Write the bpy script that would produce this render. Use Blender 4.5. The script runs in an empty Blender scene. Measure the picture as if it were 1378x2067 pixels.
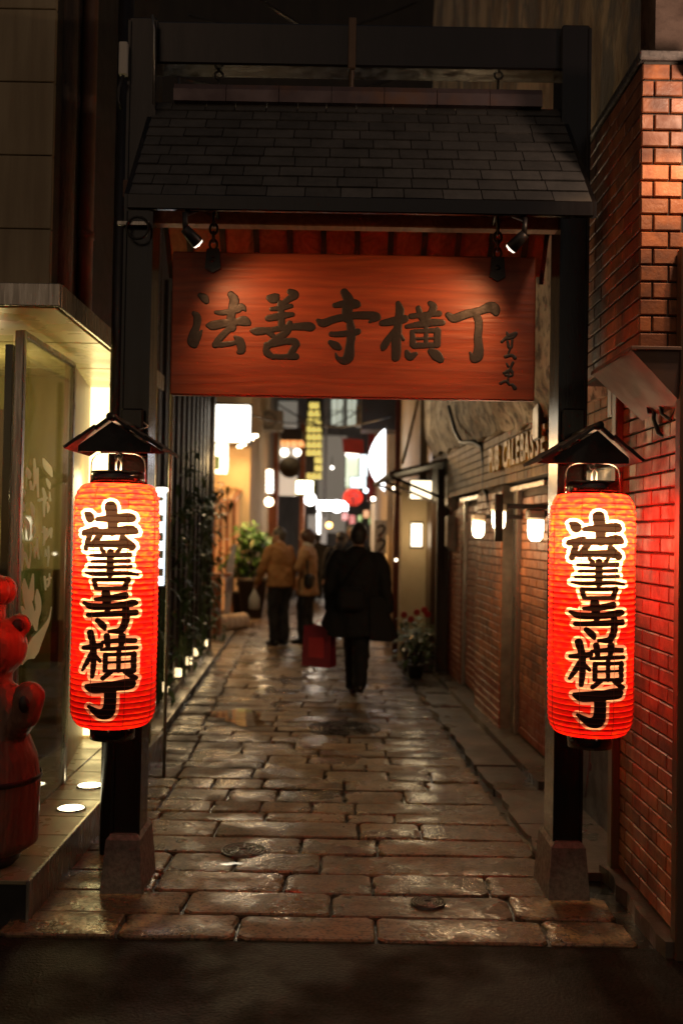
import bpy, bmesh, math, random
import numpy as np
from mathutils import Vector, Matrix

random.seed(7)
rng = random.Random(11)
scene = bpy.context.scene
COL = scene.collection
PI = math.pi
R = math.radians

# ------------------------------------------------------------------ camera
CAM_H = 1.6
PITCH, ROLL = R(1.3), R(1.0)
FPX = 35.0 / 36.0 * 2067.0
Fv = Vector((0, math.cos(PITCH), math.sin(PITCH)))
R0 = Vector((1, 0, 0)); U0 = Vector((0, -math.sin(PITCH), math.cos(PITCH)))
Rv = R0 * math.cos(ROLL) + U0 * math.sin(ROLL)
Uv = U0 * math.cos(ROLL) - R0 * math.sin(ROLL)
cam_data = bpy.data.cameras.new('camera')
cam = bpy.data.objects.new('camera', cam_data); COL.objects.link(cam)
cam.matrix_world = Matrix(((Rv.x, Uv.x, -Fv.x, 0), (Rv.y, Uv.y, -Fv.y, 0), (Rv.z, Uv.z, -Fv.z, CAM_H), (0, 0, 0, 1)))
cam_data.sensor_fit = 'VERTICAL'; cam_data.sensor_height = 36.0; cam_data.sensor_width = 24.0
cam_data.lens = 35.0; cam_data.clip_start = 0.1; cam_data.clip_end = 500
cam_data.dof.use_dof = True; cam_data.dof.focus_distance = 4.28; cam_data.dof.aperture_fstop = 1.6
scene.camera = cam

# ------------------------------------------------------------------ world: night sky over the city
SUN_EL, SUN_ROT = R(35.0), R(200)
world = bpy.data.worlds.new('World'); scene.world = world; world.use_nodes = True
wn, wl = world.node_tree.nodes, world.node_tree.links
bg = wn['Background']
sky = wn.new('ShaderNodeTexSky'); sky.sky_type = 'NISHITA'; sky.sun_disc = False
sky.sun_elevation = SUN_EL; sky.sun_rotation = SUN_ROT; sky.air_density = 1.0; sky.dust_density = 1.0
tint = wn.new('ShaderNodeMixRGB'); tint.blend_type = 'MULTIPLY'; tint.inputs[0].default_value = 1.0
tint.inputs[2].default_value = (1.0, 0.70, 0.46, 1)
wl.new(sky.outputs[0], tint.inputs[1]); wl.new(tint.outputs[0], bg.inputs[0])
bg.inputs[1].default_value = 0.020
sun_d = bpy.data.lights.new('moon', 'SUN'); sun_d.energy = 0.004; sun_d.angle = R(0.5); sun_d.color = (1, .93, .85)
sun = bpy.data.objects.new('moon', sun_d); COL.objects.link(sun)
sun.rotation_euler = (R(40), 0, R(20)); sun.location = (0, 0, 20)

# ------------------------------------------------------------------ render and exposure
scene.view_settings.view_transform = 'Standard'; scene.view_settings.look = 'None'
scene.view_settings.exposure = 0.0; scene.view_settings.gamma = 1.0; scene.view_settings.use_curve_mapping = False
cy = scene.cycles
cy.use_denoising = True
try: cy.denoiser = 'OPENIMAGEDENOISE'
except Exception: pass
cy.max_bounces = 7; cy.diffuse_bounces = 3; cy.glossy_bounces = 3; cy.transmission_bounces = 5; cy.transparent_max_bounces = 8
cy.sample_clamp_indirect = 6.0; cy.caustics_reflective = False; cy.caustics_refractive = False
cy.use_light_tree = True

# ------------------------------------------------------------------ helpers
def ray(px, py):
    return Fv + Rv * ((px - 689.0) / FPX) + Uv * ((1033.5 - py) / FPX)
def P(px, py, Y):
    "the point at distance Y along the view axis seen at photo pixel px, py"
    d = ray(px, py); return Vector((0, 0, CAM_H)) + d * (Y / d.y)
def G(px, py, z=0.0):
    d = ray(px, py); return Vector((0, 0, CAM_H)) + d * ((z - CAM_H) / d.z)
YAW = -0.037
def A(s, y, z=0.0):
    "alley coordinates: s across, y along"
    return Vector((s + YAW * y, y, z))

class B:
    def __init__(s): s.v = []; s.f = []; s.m = []
    def add(s, vs, fs, mi=0):
        o = len(s.v); s.v += [Vector(x) for x in vs]
        s.f += [tuple(i + o for i in f) for f in fs]; s.m += [mi] * len(fs); return s
    def box(s, lo, hi, mat=None, mi=0):
        x0, y0, z0 = lo; x1, y1, z1 = hi
        vs = [(x0,y0,z0),(x1,y0,z0),(x1,y1,z0),(x0,y1,z0),(x0,y0,z1),(x1,y0,z1),(x1,y1,z1),(x0,y1,z1)]
        if mat is not None: vs = [mat @ Vector(p) for p in vs]
        return s.add(vs, [(0,3,2,1),(4,5,6,7),(0,1,5,4),(1,2,6,5),(2,3,7,6),(3,0,4,7)], mi)
    def cbox(s, lo, hi, b=0.005, mat=None):
        "box with chamfered edges"
        bm = bmesh.new()
        bmesh.ops.create_cube(bm, size=1)
        c = [(lo[i]+hi[i])/2 for i in range(3)]; d = [hi[i]-lo[i] for i in range(3)]
        for v in bm.verts: v.co = Vector((c[0]+v.co.x*d[0], c[1]+v.co.y*d[1], c[2]+v.co.z*d[2]))
        b = min(b, min(abs(x) for x in d) * .3)
        bmesh.ops.bevel(bm, geom=bm.edges[:], offset=b, segments=1, affect='EDGES', profile=.5)
        s.bm(bm, mat); return s
    def bm(s, bm, mat=None):
        bm.verts.index_update()
        s.add([(mat @ v.co if mat is not None else v.co.copy()) for v in bm.verts], [[v.index for v in f.verts] for f in bm.faces]); bm.free()
    def prism(s, poly, a, b):
        "closed polygon of points swept from offset vector a to b"
        n = len(poly); a = Vector(a); b = Vector(b)
        vs = [Vector(p) + a for p in poly] + [Vector(p) + b for p in poly]
        fs = [tuple(range(n-1, -1, -1)), tuple(range(n, 2*n))] + [(i, (i+1)%n, n+(i+1)%n, n+i) for i in range(n)]
        return s.add(vs, fs)
    def tube(s, pts, rad, seg=10, cap=True, sq=1.0):
        pts = [Vector(p) for p in pts]; n = len(pts)
        if not isinstance(rad, (list, tuple)): rad = [rad] * n
        rings = []; up0 = None
        for i in range(n):
            t = (pts[min(i+1, n-1)] - pts[max(i-1, 0)]).normalized()
            if up0 is None:
                up0 = Vector((1,0,0)) if abs(t.x) < .9 else Vector((0,1,0))
            a = (up0 - t * up0.dot(t)).normalized(); b = t.cross(a); up0 = a
            rings.append([pts[i] + (a * math.cos(2*PI*k/seg) + b * math.sin(2*PI*k/seg) * sq) * rad[i] for k in range(seg)])
        vs = [p for r in rings for p in r]
        fs = [(i*seg+k, i*seg+(k+1)%seg, (i+1)*seg+(k+1)%seg, (i+1)*seg+k) for i in range(n-1) for k in range(seg)]
        if cap: fs += [tuple(range(seg-1,-1,-1)), tuple((n-1)*seg+k for k in range(seg))]
        return s.add(vs, fs)
    def limb(s, pts, rad, seg=12, sq=1.0):
        "tube with rounded ends"
        pts = [Vector(p) for p in pts]; rad = list(rad)
        d0 = (pts[0]-pts[1]).normalized(); d1 = (pts[-1]-pts[-2]).normalized()
        P0 = [pts[0]+d0*rad[0]*k for k in (.95,.7,.38)]; r0 = [rad[0]*k for k in (.25,.7,.93)]
        P1 = [pts[-1]+d1*rad[-1]*k for k in (.38,.7,.95)]; r1 = [rad[-1]*k for k in (.93,.7,.25)]
        return s.tube(P0+pts+P1, r0+rad+r1, seg, True, sq)
    def lathe(s, prof, c=(0,0,0), seg=24, cap=True):
        c = Vector(c); vs = []; n = len(prof)
        for r, z in prof:
            for k in range(seg):
                a = 2*PI*k/seg; vs.append(c + Vector((r*math.cos(a), r*math.sin(a), z)))
        fs = [(i*seg+k, i*seg+(k+1)%seg, (i+1)*seg+(k+1)%seg, (i+1)*seg+k) for i in range(n-1) for k in range(seg)]
        if cap: fs += [tuple(range(seg-1,-1,-1)), tuple((n-1)*seg+k for k in range(seg))]
        return s.add(vs, fs)
    def ball(s, c, r, seg=16, rings=10, mat=None):
        rx, ry, rz = (r, r, r) if not isinstance(r, (tuple, list)) else r
        c = Vector(c); vs = []; fs = []
        for i in range(1, rings):
            t = PI*i/rings
            for k in range(seg):
                a = 2*PI*k/seg; p = Vector((rx*math.sin(t)*math.cos(a), ry*math.sin(t)*math.sin(a), rz*math.cos(t)))
                vs.append(c + (mat @ p if mat is not None else p))
        top = len(vs); vs.append(c + (mat @ Vector((0,0,rz)) if mat is not None else Vector((0,0,rz))))
        bot = len(vs); vs.append(c - (mat @ Vector((0,0,rz)) if mat is not None else Vector((0,0,rz))))
        for i in range(rings-2):
            for k in range(seg): fs.append((i*seg+k, (i+1)*seg+k, (i+1)*seg+(k+1)%seg, i*seg+(k+1)%seg))
        for k in range(seg):
            fs.append((top, k, (k+1)%seg)); fs.append((bot, (rings-2)*seg+(k+1)%seg, (rings-2)*seg+k))
        return s.add(vs, fs)
    def loft(s, secs, seg=24, power=2.0):
        "horizontal sections (cx, cy, z, rx, ry) stacked upward, closed"
        vs = []; n = len(secs)
        for cx, cy_, z, rx, ry in secs:
            for k in range(seg):
                a = 2*PI*k/seg; ca, sa = math.cos(a), math.sin(a)
                vs.append((cx + rx*math.copysign(abs(ca)**(2/power), ca), cy_ + ry*math.copysign(abs(sa)**(2/power), sa), z))
        fs = [(i*seg+k, i*seg+(k+1)%seg, (i+1)*seg+(k+1)%seg, (i+1)*seg+k) for i in range(n-1) for k in range(seg)]
        fs += [tuple(range(seg-1,-1,-1)), tuple((n-1)*seg+k for k in range(seg))]
        return s.add(vs, fs)
    def mesh(s, name, smooth=False):
        me = bpy.data.meshes.new(name); me.from_pydata([tuple(p) for p in s.v], [], s.f); me.update()
        if smooth: me.polygons.foreach_set('use_smooth', [True]*len(me.polygons))
        return me
    def build(s, name, mat, parent=None, smooth=False, **kw):
        return obj(name, s.mesh(name, smooth), mat, parent, **kw)

def obj(name, me, mat, parent=None, mw=None, **kw):
    if mat is not None and not len(me.materials): me.materials.append(mat)
    o = bpy.data.objects.new(name, me); COL.objects.link(o)
    if mw is not None: o.matrix_basis = mw
    if parent is not None:
        o.parent = parent
        if parent.type == 'EMPTY': o.matrix_parent_inverse = Matrix.Translation(-parent.location)
        else: o.matrix_parent_inverse = parent.matrix_basis.inverted() if parent.get('_loc') else Matrix.Identity(4)
    for k, v in kw.items(): o[k] = v
    return o
def thing(name, label, cat, loc=(0,0,0), group=None):
    o = bpy.data.objects.new(name, None); COL.objects.link(o); o.location = loc
    o.empty_display_size = .1
    o['label'] = label; o['category'] = cat
    if group: o['group'] = group
    return o
def single(b, name, mat, label, cat, group=None, smooth=False):
    o = b.build(name, mat, None, smooth); o['label'] = label; o['category'] = cat
    if group: o['group'] = group
    return o
def frame(o, x, y, z):
    "matrix from origin and three axes"
    return Matrix(((x.x,y.x,z.x,o.x),(x.y,y.y,z.y,o.y),(x.z,y.z,z.z,o.z),(0,0,0,1)))
def lamp(name, kind, loc, power, color, parent=None, radius=.03, to=None, size=R(60), blend=.5):
    d = bpy.data.lights.new(name, kind); d.energy = power; d.color = color
    d.shadow_soft_size = radius
    o = bpy.data.objects.new(name, d); COL.objects.link(o)
    if kind == 'SPOT': d.spot_size = size; d.spot_blend = blend
    q = (Vector(to)-Vector(loc)).to_track_quat('-Z', 'Y').to_matrix().to_4x4() if to is not None else Matrix.Identity(4)
    o.matrix_basis = Matrix.Translation(Vector(loc)) @ q
    if parent is not None:
        o.parent = parent
        if parent.type == 'EMPTY': o.matrix_parent_inverse = Matrix.Translation(-parent.location)
    return o

# ------------------------------------------------------------------ materials
def M(name, c1, c2=None, scale=6.0, rough=.6, rough2=None, rscale=None, metal=0.0, bump=0.0, bscale=40.0, stretch=(1,1,1), rnd=0.0, detail=5, spec=.5, lo=.35, hi=.65, coat=0.0, c3=None, scale3=1.5):
    m = bpy.data.materials.new(name); m.use_nodes = True
    n, l = m.node_tree.nodes, m.node_tree.links
    p = n['Principled BSDF']
    p.inputs['Metallic'].default_value = metal; p.inputs['Roughness'].default_value = rough
    p.inputs['Specular IOR Level'].default_value = spec
    if coat: p.inputs['Coat Weight'].default_value = coat; p.inputs['Coat Roughness'].default_value = .08
    geo = n.new('ShaderNodeNewGeometry'); mp = n.new('ShaderNodeMapping'); mp.inputs['Scale'].default_value = stretch
    l.new(geo.outputs['Position'], mp.inputs['Vector'])
    c2 = c2 or tuple(x*.7 for x in c1)
    def noise(sc, de=detail):
        t = n.new('ShaderNodeTexNoise'); t.inputs['Scale'].default_value = sc; t.inputs['Detail'].default_value = de
        t.inputs['Roughness'].default_value = .6
        l.new(mp.outputs[0], t.inputs['Vector']); return t.outputs[0]
    def remap(src, a, b, c, d):
        r = n.new('ShaderNodeMapRange'); r.inputs[1].default_value = a; r.inputs[2].default_value = b; r.inputs[3].default_value = c; r.inputs[4].default_value = d
        l.new(src, r.inputs[0]); return r.outputs[0]
    mx = n.new('ShaderNodeMixRGB'); mx.inputs[1].default_value = (*c1, 1); mx.inputs[2].default_value = (*c2, 1)
    l.new(remap(noise(scale), lo, hi, 0, 1), mx.inputs[0]); out = mx.outputs[0]
    if c3:
        m3 = n.new('ShaderNodeMixRGB'); m3.inputs[2].default_value = (*c3, 1); l.new(out, m3.inputs[1])
        l.new(remap(noise(scale3, 4), .5, .6, 0, .9), m3.inputs[0]); out = m3.outputs[0]
    if rnd:
        oi = n.new('ShaderNodeObjectInfo'); hs = n.new('ShaderNodeHueSaturation')
        l.new(remap(oi.outputs['Random'], 0, 1, 1-rnd, 1+rnd), hs.inputs['Value']); l.new(out, hs.inputs['Color']); out = hs.outputs[0]
    l.new(out, p.inputs['Base Color'])
    if rough2 is not None:
        l.new(remap(noise(rscale or scale, 3), .4, .62, rough, rough2), p.inputs['Roughness'])
    if bump:
        bp = n.new('ShaderNodeBump'); bp.inputs['Strength'].default_value = 1.0; bp.inputs['Distance'].default_value = bump
        l.new(noise(bscale, 6), bp.inputs['Height']); l.new(bp.outputs[0], p.inputs['Normal'])
        if coat: l.new(bp.outputs[0], p.inputs['Coat Normal'])
    return m
def E(name, color, strength, base=(.8,.8,.8)):
    m = bpy.data.materials.new(name); m.use_nodes = True
    p = m.node_tree.nodes['Principled BSDF']
    p.inputs['Base Color'].default_value = (*base, 1); p.inputs['Roughness'].default_value = .5
    p.inputs['Emission Color'].default_value = (*color, 1); p.inputs['Emission Strength'].default_value = strength
    return m
def glass(name, tintc=(.9,.95,.9), rough=.02):
    "thin architectural pane"
    m = bpy.data.materials.new(name); m.use_nodes = True
    n, l = m.node_tree.nodes, m.node_tree.links; n.remove(n['Principled BSDF'])
    t = n.new('ShaderNodeBsdfTransparent'); t.inputs[0].default_value = (*tintc, 1)
    g = n.new('ShaderNodeBsdfGlossy'); g.inputs['Roughness'].default_value = rough
    fr = n.new('ShaderNodeFresnel'); geo = n.new('ShaderNodeNewGeometry'); mr = n.new('ShaderNodeMapRange'); mr.inputs[3].default_value = 1.5; mr.inputs[4].default_value = 1/1.5
    l.new(geo.outputs['Backfacing'], mr.inputs[0]); l.new(mr.outputs[0], fr.inputs[0])
    mx = n.new('ShaderNodeMixShader'); l.new(fr.outputs[0], mx.inputs[0]); l.new(t.outputs[0], mx.inputs[1]); l.new(g.outputs[0], mx.inputs[2])
    l.new(mx.outputs[0], n['Material Output'].inputs[0]); return m

def wood_mat(name, c1, c2, axis=0, rough=.35, scale=1.0, coat=0.3):
    m = bpy.data.materials.new(name); m.use_nodes = True
    n, l = m.node_tree.nodes, m.node_tree.links; p = n['Principled BSDF']
    geo = n.new('ShaderNodeNewGeometry'); mp = n.new('ShaderNodeMapping')
    st = [12*scale]*3; st[axis] = 1.1*scale; mp.inputs['Scale'].default_value = st
    l.new(geo.outputs['Position'], mp.inputs['Vector'])
    w = n.new('ShaderNodeTexNoise'); w.inputs['Scale'].default_value = .55; w.inputs['Detail'].default_value = 2; w.inputs['Distortion'].default_value = .25
    l.new(mp.outputs[0], w.inputs['Vector'])
    sc = n.new('ShaderNodeMath'); sc.operation = 'MULTIPLY'; sc.inputs[1].default_value = 9.0; l.new(w.outputs[0], sc.inputs[0])
    fr = n.new('ShaderNodeMath'); fr.operation = 'PINGPONG'; fr.inputs[1].default_value = .5; l.new(sc.outputs[0], fr.inputs[0])
    f = n.new('ShaderNodeTexNoise'); f.inputs['Scale'].default_value = 6; f.inputs['Detail'].default_value = 6; l.new(mp.outputs[0], f.inputs['Vector'])
    ad = n.new('ShaderNodeMath'); ad.operation = 'ADD'; l.new(fr.outputs[0], ad.inputs[0]); l.new(f.outputs[0], ad.inputs[1])
    mr = n.new('ShaderNodeMapRange'); mr.inputs[1].default_value = .25; mr.inputs[2].default_value = 1.15; l.new(ad.outputs[0], mr.inputs[0])
    mx = n.new('ShaderNodeMixRGB'); mx.inputs[1].default_value = (*c1,1); mx.inputs[2].default_value = (*c2,1)
    l.new(mr.outputs[0], mx.inputs[0]); l.new(mx.outputs[0], p.inputs['Base Color'])
    # weathered blotches
    b2 = n.new('ShaderNodeTexNoise'); b2.inputs['Scale'].default_value = .28; b2.inputs['Detail'].default_value = 4; l.new(mp.outputs[0], b2.inputs['Vector'])
    r2 = n.new('ShaderNodeMapRange'); r2.inputs[1].default_value = .4; r2.inputs[2].default_value = .65; r2.inputs[3].default_value = rough*.7; r2.inputs[4].default_value = rough*1.5
    l.new(b2.outputs[0], r2.inputs[0]); l.new(r2.outputs[0], p.inputs['Roughness'])
    d2 = n.new('ShaderNodeMapRange'); d2.inputs[1].default_value = .56; d2.inputs[2].default_value = .72; d2.inputs[3].default_value = 0; d2.inputs[4].default_value = .6
    l.new(b2.outputs[0], d2.inputs[0])
    mx2 = n.new('ShaderNodeMixRGB'); mx2.inputs[2].default_value = (*[x*.35 for x in c2],1); l.new(mx.outputs[0], mx2.inputs[1]); l.new(d2.outputs[0], mx2.inputs[0])
    l.new(mx2.outputs[0], p.inputs['Base Color'])
    bp = n.new('ShaderNodeBump'); bp.inputs['Distance'].default_value = .0012; l.new(ad.outputs[0], bp.inputs['Height']); l.new(bp.outputs[0], p.inputs['Normal'])
    p.inputs['Coat Weight'].default_value = coat; p.inputs['Coat Roughness'].default_value = .2
    return m

def stone_mat():
    "worn granite sett: speckled, pitted, wet in patches"
    m = bpy.data.materials.new('wet_stone'); m.use_nodes = True
    n, l = m.node_tree.nodes, m.node_tree.links; p = n['Principled BSDF']
    geo = n.new('ShaderNodeNewGeometry'); oi = n.new('ShaderNodeObjectInfo')
    def noise(sc, de=6, ro=.6):
        t = n.new('ShaderNodeTexNoise'); t.inputs['Scale'].default_value = sc; t.inputs['Detail'].default_value = de; t.inputs['Roughness'].default_value = ro
        l.new(geo.outputs['Position'], t.inputs['Vector']); return t.outputs[0]
    def remap(src, a, b, c, d):
        r = n.new('ShaderNodeMapRange'); r.inputs[1].default_value = a; r.inputs[2].default_value = b; r.inputs[3].default_value = c; r.inputs[4].default_value = d
        l.new(src, r.inputs[0]); return r.outputs[0]
    def mix(f, a, b):
        x = n.new('ShaderNodeMixRGB'); l.new(f, x.inputs[0])
        for k, v in ((1, a), (2, b)):
            if isinstance(v, tuple): x.inputs[k].default_value = (*v, 1)
            else: l.new(v, x.inputs[k])
        return x.outputs[0]
    def math_(op, a, b):
        x = n.new('ShaderNodeMath'); x.operation = op
        for k, v in ((0, a), (1, b)):
            if isinstance(v, float): x.inputs[k].default_value = v
            else: l.new(v, x.inputs[k])
        return x.outputs[0]
    pits = noise(58, 4, .7); blot = noise(9, 5); wet = noise(2.3, 4)
    col = mix(remap(blot, .36, .64, 0, 1), (.185,.112,.050), (.105,.062,.028))
    col = mix(remap(pits, .50, .60, 0, .85), col, (.022,.014,.008))
    hs = n.new('ShaderNodeHueSaturation'); l.new(remap(oi.outputs['Random'], 0, 1, .6, 1.4), hs.inputs['Value']); l.new(col, hs.inputs['Color'])
    l.new(hs.outputs[0], p.inputs['Base Color'])
    l.new(remap(wet, .40, .62, .10, .58), p.inputs['Roughness'])
    p.inputs['Specular IOR Level'].default_value = .6
    p.inputs['Coat Roughness'].default_value = .10; l.new(remap(wet, .42, .56, .6, .0), p.inputs['Coat Weight'])
    h = math_('ADD', math_('MULTIPLY', remap(pits, .45, .62, 1.0, 0.0), .0016), math_('ADD', math_('MULTIPLY', noise(7, 3), .007), math_('MULTIPLY', noise(24, 4), .004)))
    bp = n.new('ShaderNodeBump'); bp.inputs['Strength'].default_value = 1.0; bp.inputs['Distance'].default_value = 1.0; l.new(h, bp.inputs['Height']); l.new(bp.outputs[0], p.inputs['Normal'])
    b2 = n.new('ShaderNodeBump'); b2.inputs['Distance'].default_value = 1.0; l.new(math_('ADD', math_('MULTIPLY', noise(7, 3), .006), math_('MULTIPLY', noise(34, 4), .0022)), b2.inputs['Height']); l.new(b2.outputs[0], p.inputs['Coat Normal'])
    return m
MT = {}
MT['stone'] = stone_mat()
MT['joint'] = M('wet_joint', (.028,.022,.017), (.015,.012,.01), scale=8, rough=.06, rough2=.4, rscale=2.5, bump=.004, bscale=20)
MT['asphalt'] = M('wet_asphalt', (.022,.017,.012), (.007,.0055,.004), scale=70, rough=.42, rough2=.8, rscale=2.2, bump=.007, bscale=75, spec=.12, detail=7)
MT['concrete'] = M('damp_concrete', (.13,.10,.075), (.06,.046,.036), scale=2.2, rough=.25, rough2=.6, rscale=2, bump=.004, bscale=30)
MT['mortar'] = M('mortar', (.05,.042,.035), (.03,.025,.02), scale=10, rough=.8, bump=.003, bscale=60)
MT['mortar_pale'] = M('mortar_pale', (.20,.15,.11), (.11,.08,.06), scale=10, rough=.8, bump=.003, bscale=60)
MT['brick'] = M('brick_tile', (.42,.145,.052), (.28,.085,.034), scale=14, rough=.40, rough2=.62, rscale=7, bump=.002, bscale=70, rnd=.32, c3=(.15,.055,.028), scale3=3.2)
MT['brick2'] = M('brick_tile_glazed', (.29,.066,.026), (.19,.042,.018), scale=6, rough=.4, rough2=.6, rscale=5, bump=.0012, bscale=40, rnd=.28, spec=.35)
MT['cream_tile'] = M('cream_tile', (.30,.180,.070), (.20,.115,.045), scale=6, rough=.62, bump=.001, bscale=50, rnd=.2, spec=.25)
MT['black'] = M('black_painted_metal', (.022,.018,.018), (.014,.012,.012), scale=7, rough=.32, rough2=.5, bump=.0008, bscale=30)
MT['postwood'] = M('dark_painted_post', (.013,.010,.010), (.008,.0065,.0065), scale=6, rough=.14, rough2=.26, bump=.0004, bscale=50, stretch=(3,3,.4))
MT['timber'] = M('dark_timber', (.036,.021,.013), (.016,.010,.007), scale=5, rough=.6, rough2=.8, bump=.002, bscale=30, stretch=(4,4,.35), rnd=.35)
MT['shingle'] = M('slate_shingle', (.088,.082,.076), (.055,.052,.049), scale=9, rough=.6, rough2=.8, bump=.002, bscale=40, rnd=.22)
MT['copper'] = M('ridge_copper', (.17,.125,.13), (.11,.075,.08), scale=5, rough=.4, rough2=.6, metal=.2, bump=.001, bscale=20, c3=(.2,.1,.06), scale3=2.2)
MT['lacquer'] = M('black_lacquer', (.012,.010,.010), (.007,.006,.006), rough=.12, rough2=.25, bump=.0004, bscale=60, coat=.6)
MT['ink'] = M('carved_ink', (.020,.016,.015), (.010,.008,.008), scale=22, rough=.45, rough2=.6, bump=.001, bscale=70)
MT['board'] = wood_mat('sign_board_wood', (.36,.072,.020), (.22,.038,.012), 0, .5, 1.0, .0)
MT['rafter'] = wood_mat('roof_underside_wood', (.42,.15,.055), (.24,.07,.025), 1, .5, 1.0, .0)
MT['steel'] = M('brushed_steel', (.45,.42,.38), (.3,.28,.25), scale=12, rough=.25, rough2=.4, metal=.9, stretch=(6,6,.4))
MT['granite'] = M('granite_block', (.13,.11,.10), (.065,.056,.052), scale=45, rough=.5, rough2=.7, bump=.002, bscale=90)
MT['stucco'] = M('peeling_stucco', (.62,.52,.40), (.30,.23,.16), scale=2.6, rough=.85, bump=.03, bscale=9, detail=9, c3=(.09,.065,.05), scale3=9, lo=.4, hi=.6)
MT['weather'] = M('weathered_wall', (.62,.46,.30), (.26,.18,.12), scale=1.6, rough=.9, bump=.03, bscale=9, detail=10, stretch=(1.6,1.6,.7), c3=(.20,.18,.165), scale3=2.6, lo=.42, hi=.58)
MT['pinkplaster'] = M('pink_plaster', (.48,.34,.28), (.25,.17,.14), scale=4, rough=.9, bump=.02, bscale=12, detail=8)
MT['cream'] = M('cream_panel', (.42,.33,.20), (.27,.20,.12), scale=2.5, stretch=(3,3,.3), detail=7, rough=.55, rough2=.7, bump=.001, bscale=20, rnd=.05)
MT['plaster'] = M('warm_plaster', (.55,.42,.26), (.46,.34,.2), scale=2, rough=.8, bump=.003, bscale=25)
MT['greyplaster'] = M('grey_plaster', (.30,.27,.25), (.2,.18,.17), scale=2, rough=.8, bump=.004, bscale=15, stretch=(2,2,.5))
MT['darkwall'] = M('dark_wall', (.028,.022,.019), (.016,.013,.012), scale=2, rough=.7, bump=.004, bscale=15, stretch=(2,2,.4))
MT['floor_tile'] = M('floor_tile', (.30,.25,.15), (.22,.18,.11), scale=4, rough=.22, rough2=.4, bump=.001, bscale=40, rnd=.12)
MT['brownpanel'] = M('brown_panel', (.13,.075,.04), (.08,.045,.025), scale=3, rough=.4, rough2=.55, stretch=(3,3,.4))
MT['hoodblack'] = M('matte_black_wood', (.014,.011,.011), (.008,.007,.007), scale=9, rough=.6, rough2=.8, bump=.002, bscale=40)
MT['redwood'] = wood_mat('carved_red_wood', (.25,.115,.065), (.13,.055,.032), 2, .5, .8, .1)
MT['leaf'] = M('bamboo_leaf', (.045,.085,.028), (.08,.12,.035), scale=3, rough=.4)
MT['leaf2'] = M('pot_leaf', (.06,.16,.03), (.11,.22,.05), scale=4, rough=.35)
MT['skin'] = M('skin', (.48,.28,.19), (.42,.23,.15), scale=9, rough=.5)
MT['hair_black'] = M('hair_black', (.012,.010,.009), (.02,.016,.014), scale=30, rough=.45, bump=.003, bscale=90, stretch=(3,3,.6))
MT['hair_grey'] = M('hair_grey', (.10,.08,.065), (.05,.04,.03), scale=30, rough=.5, bump=.003, bscale=90)
MT['hair_brown'] = M('hair_brown', (.085,.035,.018), (.05,.02,.01), scale=30, rough=.4, bump=.003, bscale=90)
MT['cloth_black'] = M('cloth_black', (.006,.005,.005), (.004,.004,.004), scale=8, rough=.85, bump=.006, bscale=9)
MT['cloth_dark'] = M('cloth_dark', (.022,.019,.018), (.012,.011,.011), scale=6, rough=.85, bump=.006, bscale=9)
MT['cloth_brown'] = M('cloth_brown', (.36,.17,.055), (.26,.115,.035), scale=5, rough=.8, bump=.008, bscale=8)
MT['cloth_tan'] = M('cloth_tan', (.40,.22,.10), (.30,.16,.07), scale=5, rough=.8, bump=.008, bscale=8)
MT['cloth_white'] = M('cloth_white', (.7,.65,.58), (.5,.46,.4), scale=5, rough=.8, bump=.006, bscale=9)
MT['shoe'] = M('shoe_leather', (.008,.007,.007), (.012,.01,.009), scale=9, rough=.35)
MT['bag_red'] = M('red_paper_bag', (.30,.022,.04), (.22,.015,.03), scale=4, rough=.45, bump=.004, bscale=9)
MT['white_plastic'] = M('white_plastic', (.6,.56,.5), (.5,.46,.4), scale=5, rough=.4)
MT['grey_box'] = M('grey_enamel', (.33,.28,.22), (.24,.2,.16), scale=5, rough=.45, rough2=.6)
MT['cast_iron'] = M('cast_iron', (.06,.05,.042), (.035,.03,.026), scale=14, rough=.18, rough2=.45, metal=.4, bump=.002, bscale=50)
MT['sacks'] = M('white_sack', (.62,.52,.4), (.45,.36,.26), scale=7, rough=.8, bump=.01, bscale=14)
MT['gold'] = M('gold_letter', (.42,.25,.03), (.28,.16,.02), scale=9, rough=.5)
MT['redsign'] = M('red_banner_cloth', (.28,.02,.03), (.2,.015,.02), scale=4, rough=.7)
MT['cedar'] = M('cedar_ball', (.075,.05,.02), (.035,.022,.01), scale=40, rough=.9, bump=.02, bscale=60)
MT['cable'] = M('black_rubber', (.012,.011,.011), (.02,.018,.018), rough=.45)
MT['redpipe'] = M('red_brown_pipe', (.16,.04,.025), (.1,.025,.018), scale=5, rough=.4)
MT['hoodpaint'] = M('hood_paint', (.20,.10,.065), (.14,.07,.045), scale=4, rough=.5, rough2=.65, bump=.001, bscale=20, c3=(.16,.09,.07), scale3=3)
MT['terracotta'] = M('pot_dark', (.05,.04,.035), (.03,.025,.022), scale=6, rough=.45)
MT['flower'] = M('red_flower', (.55,.03,.025), (.4,.02,.02), scale=9, rough=.5)
MT['pane'] = glass('shop_glass', (.86,.88,.80))
MT['frost'] = M('white_glass_print', (.70,.70,.62), (.6,.6,.52), scale=5, rough=.6)

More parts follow.
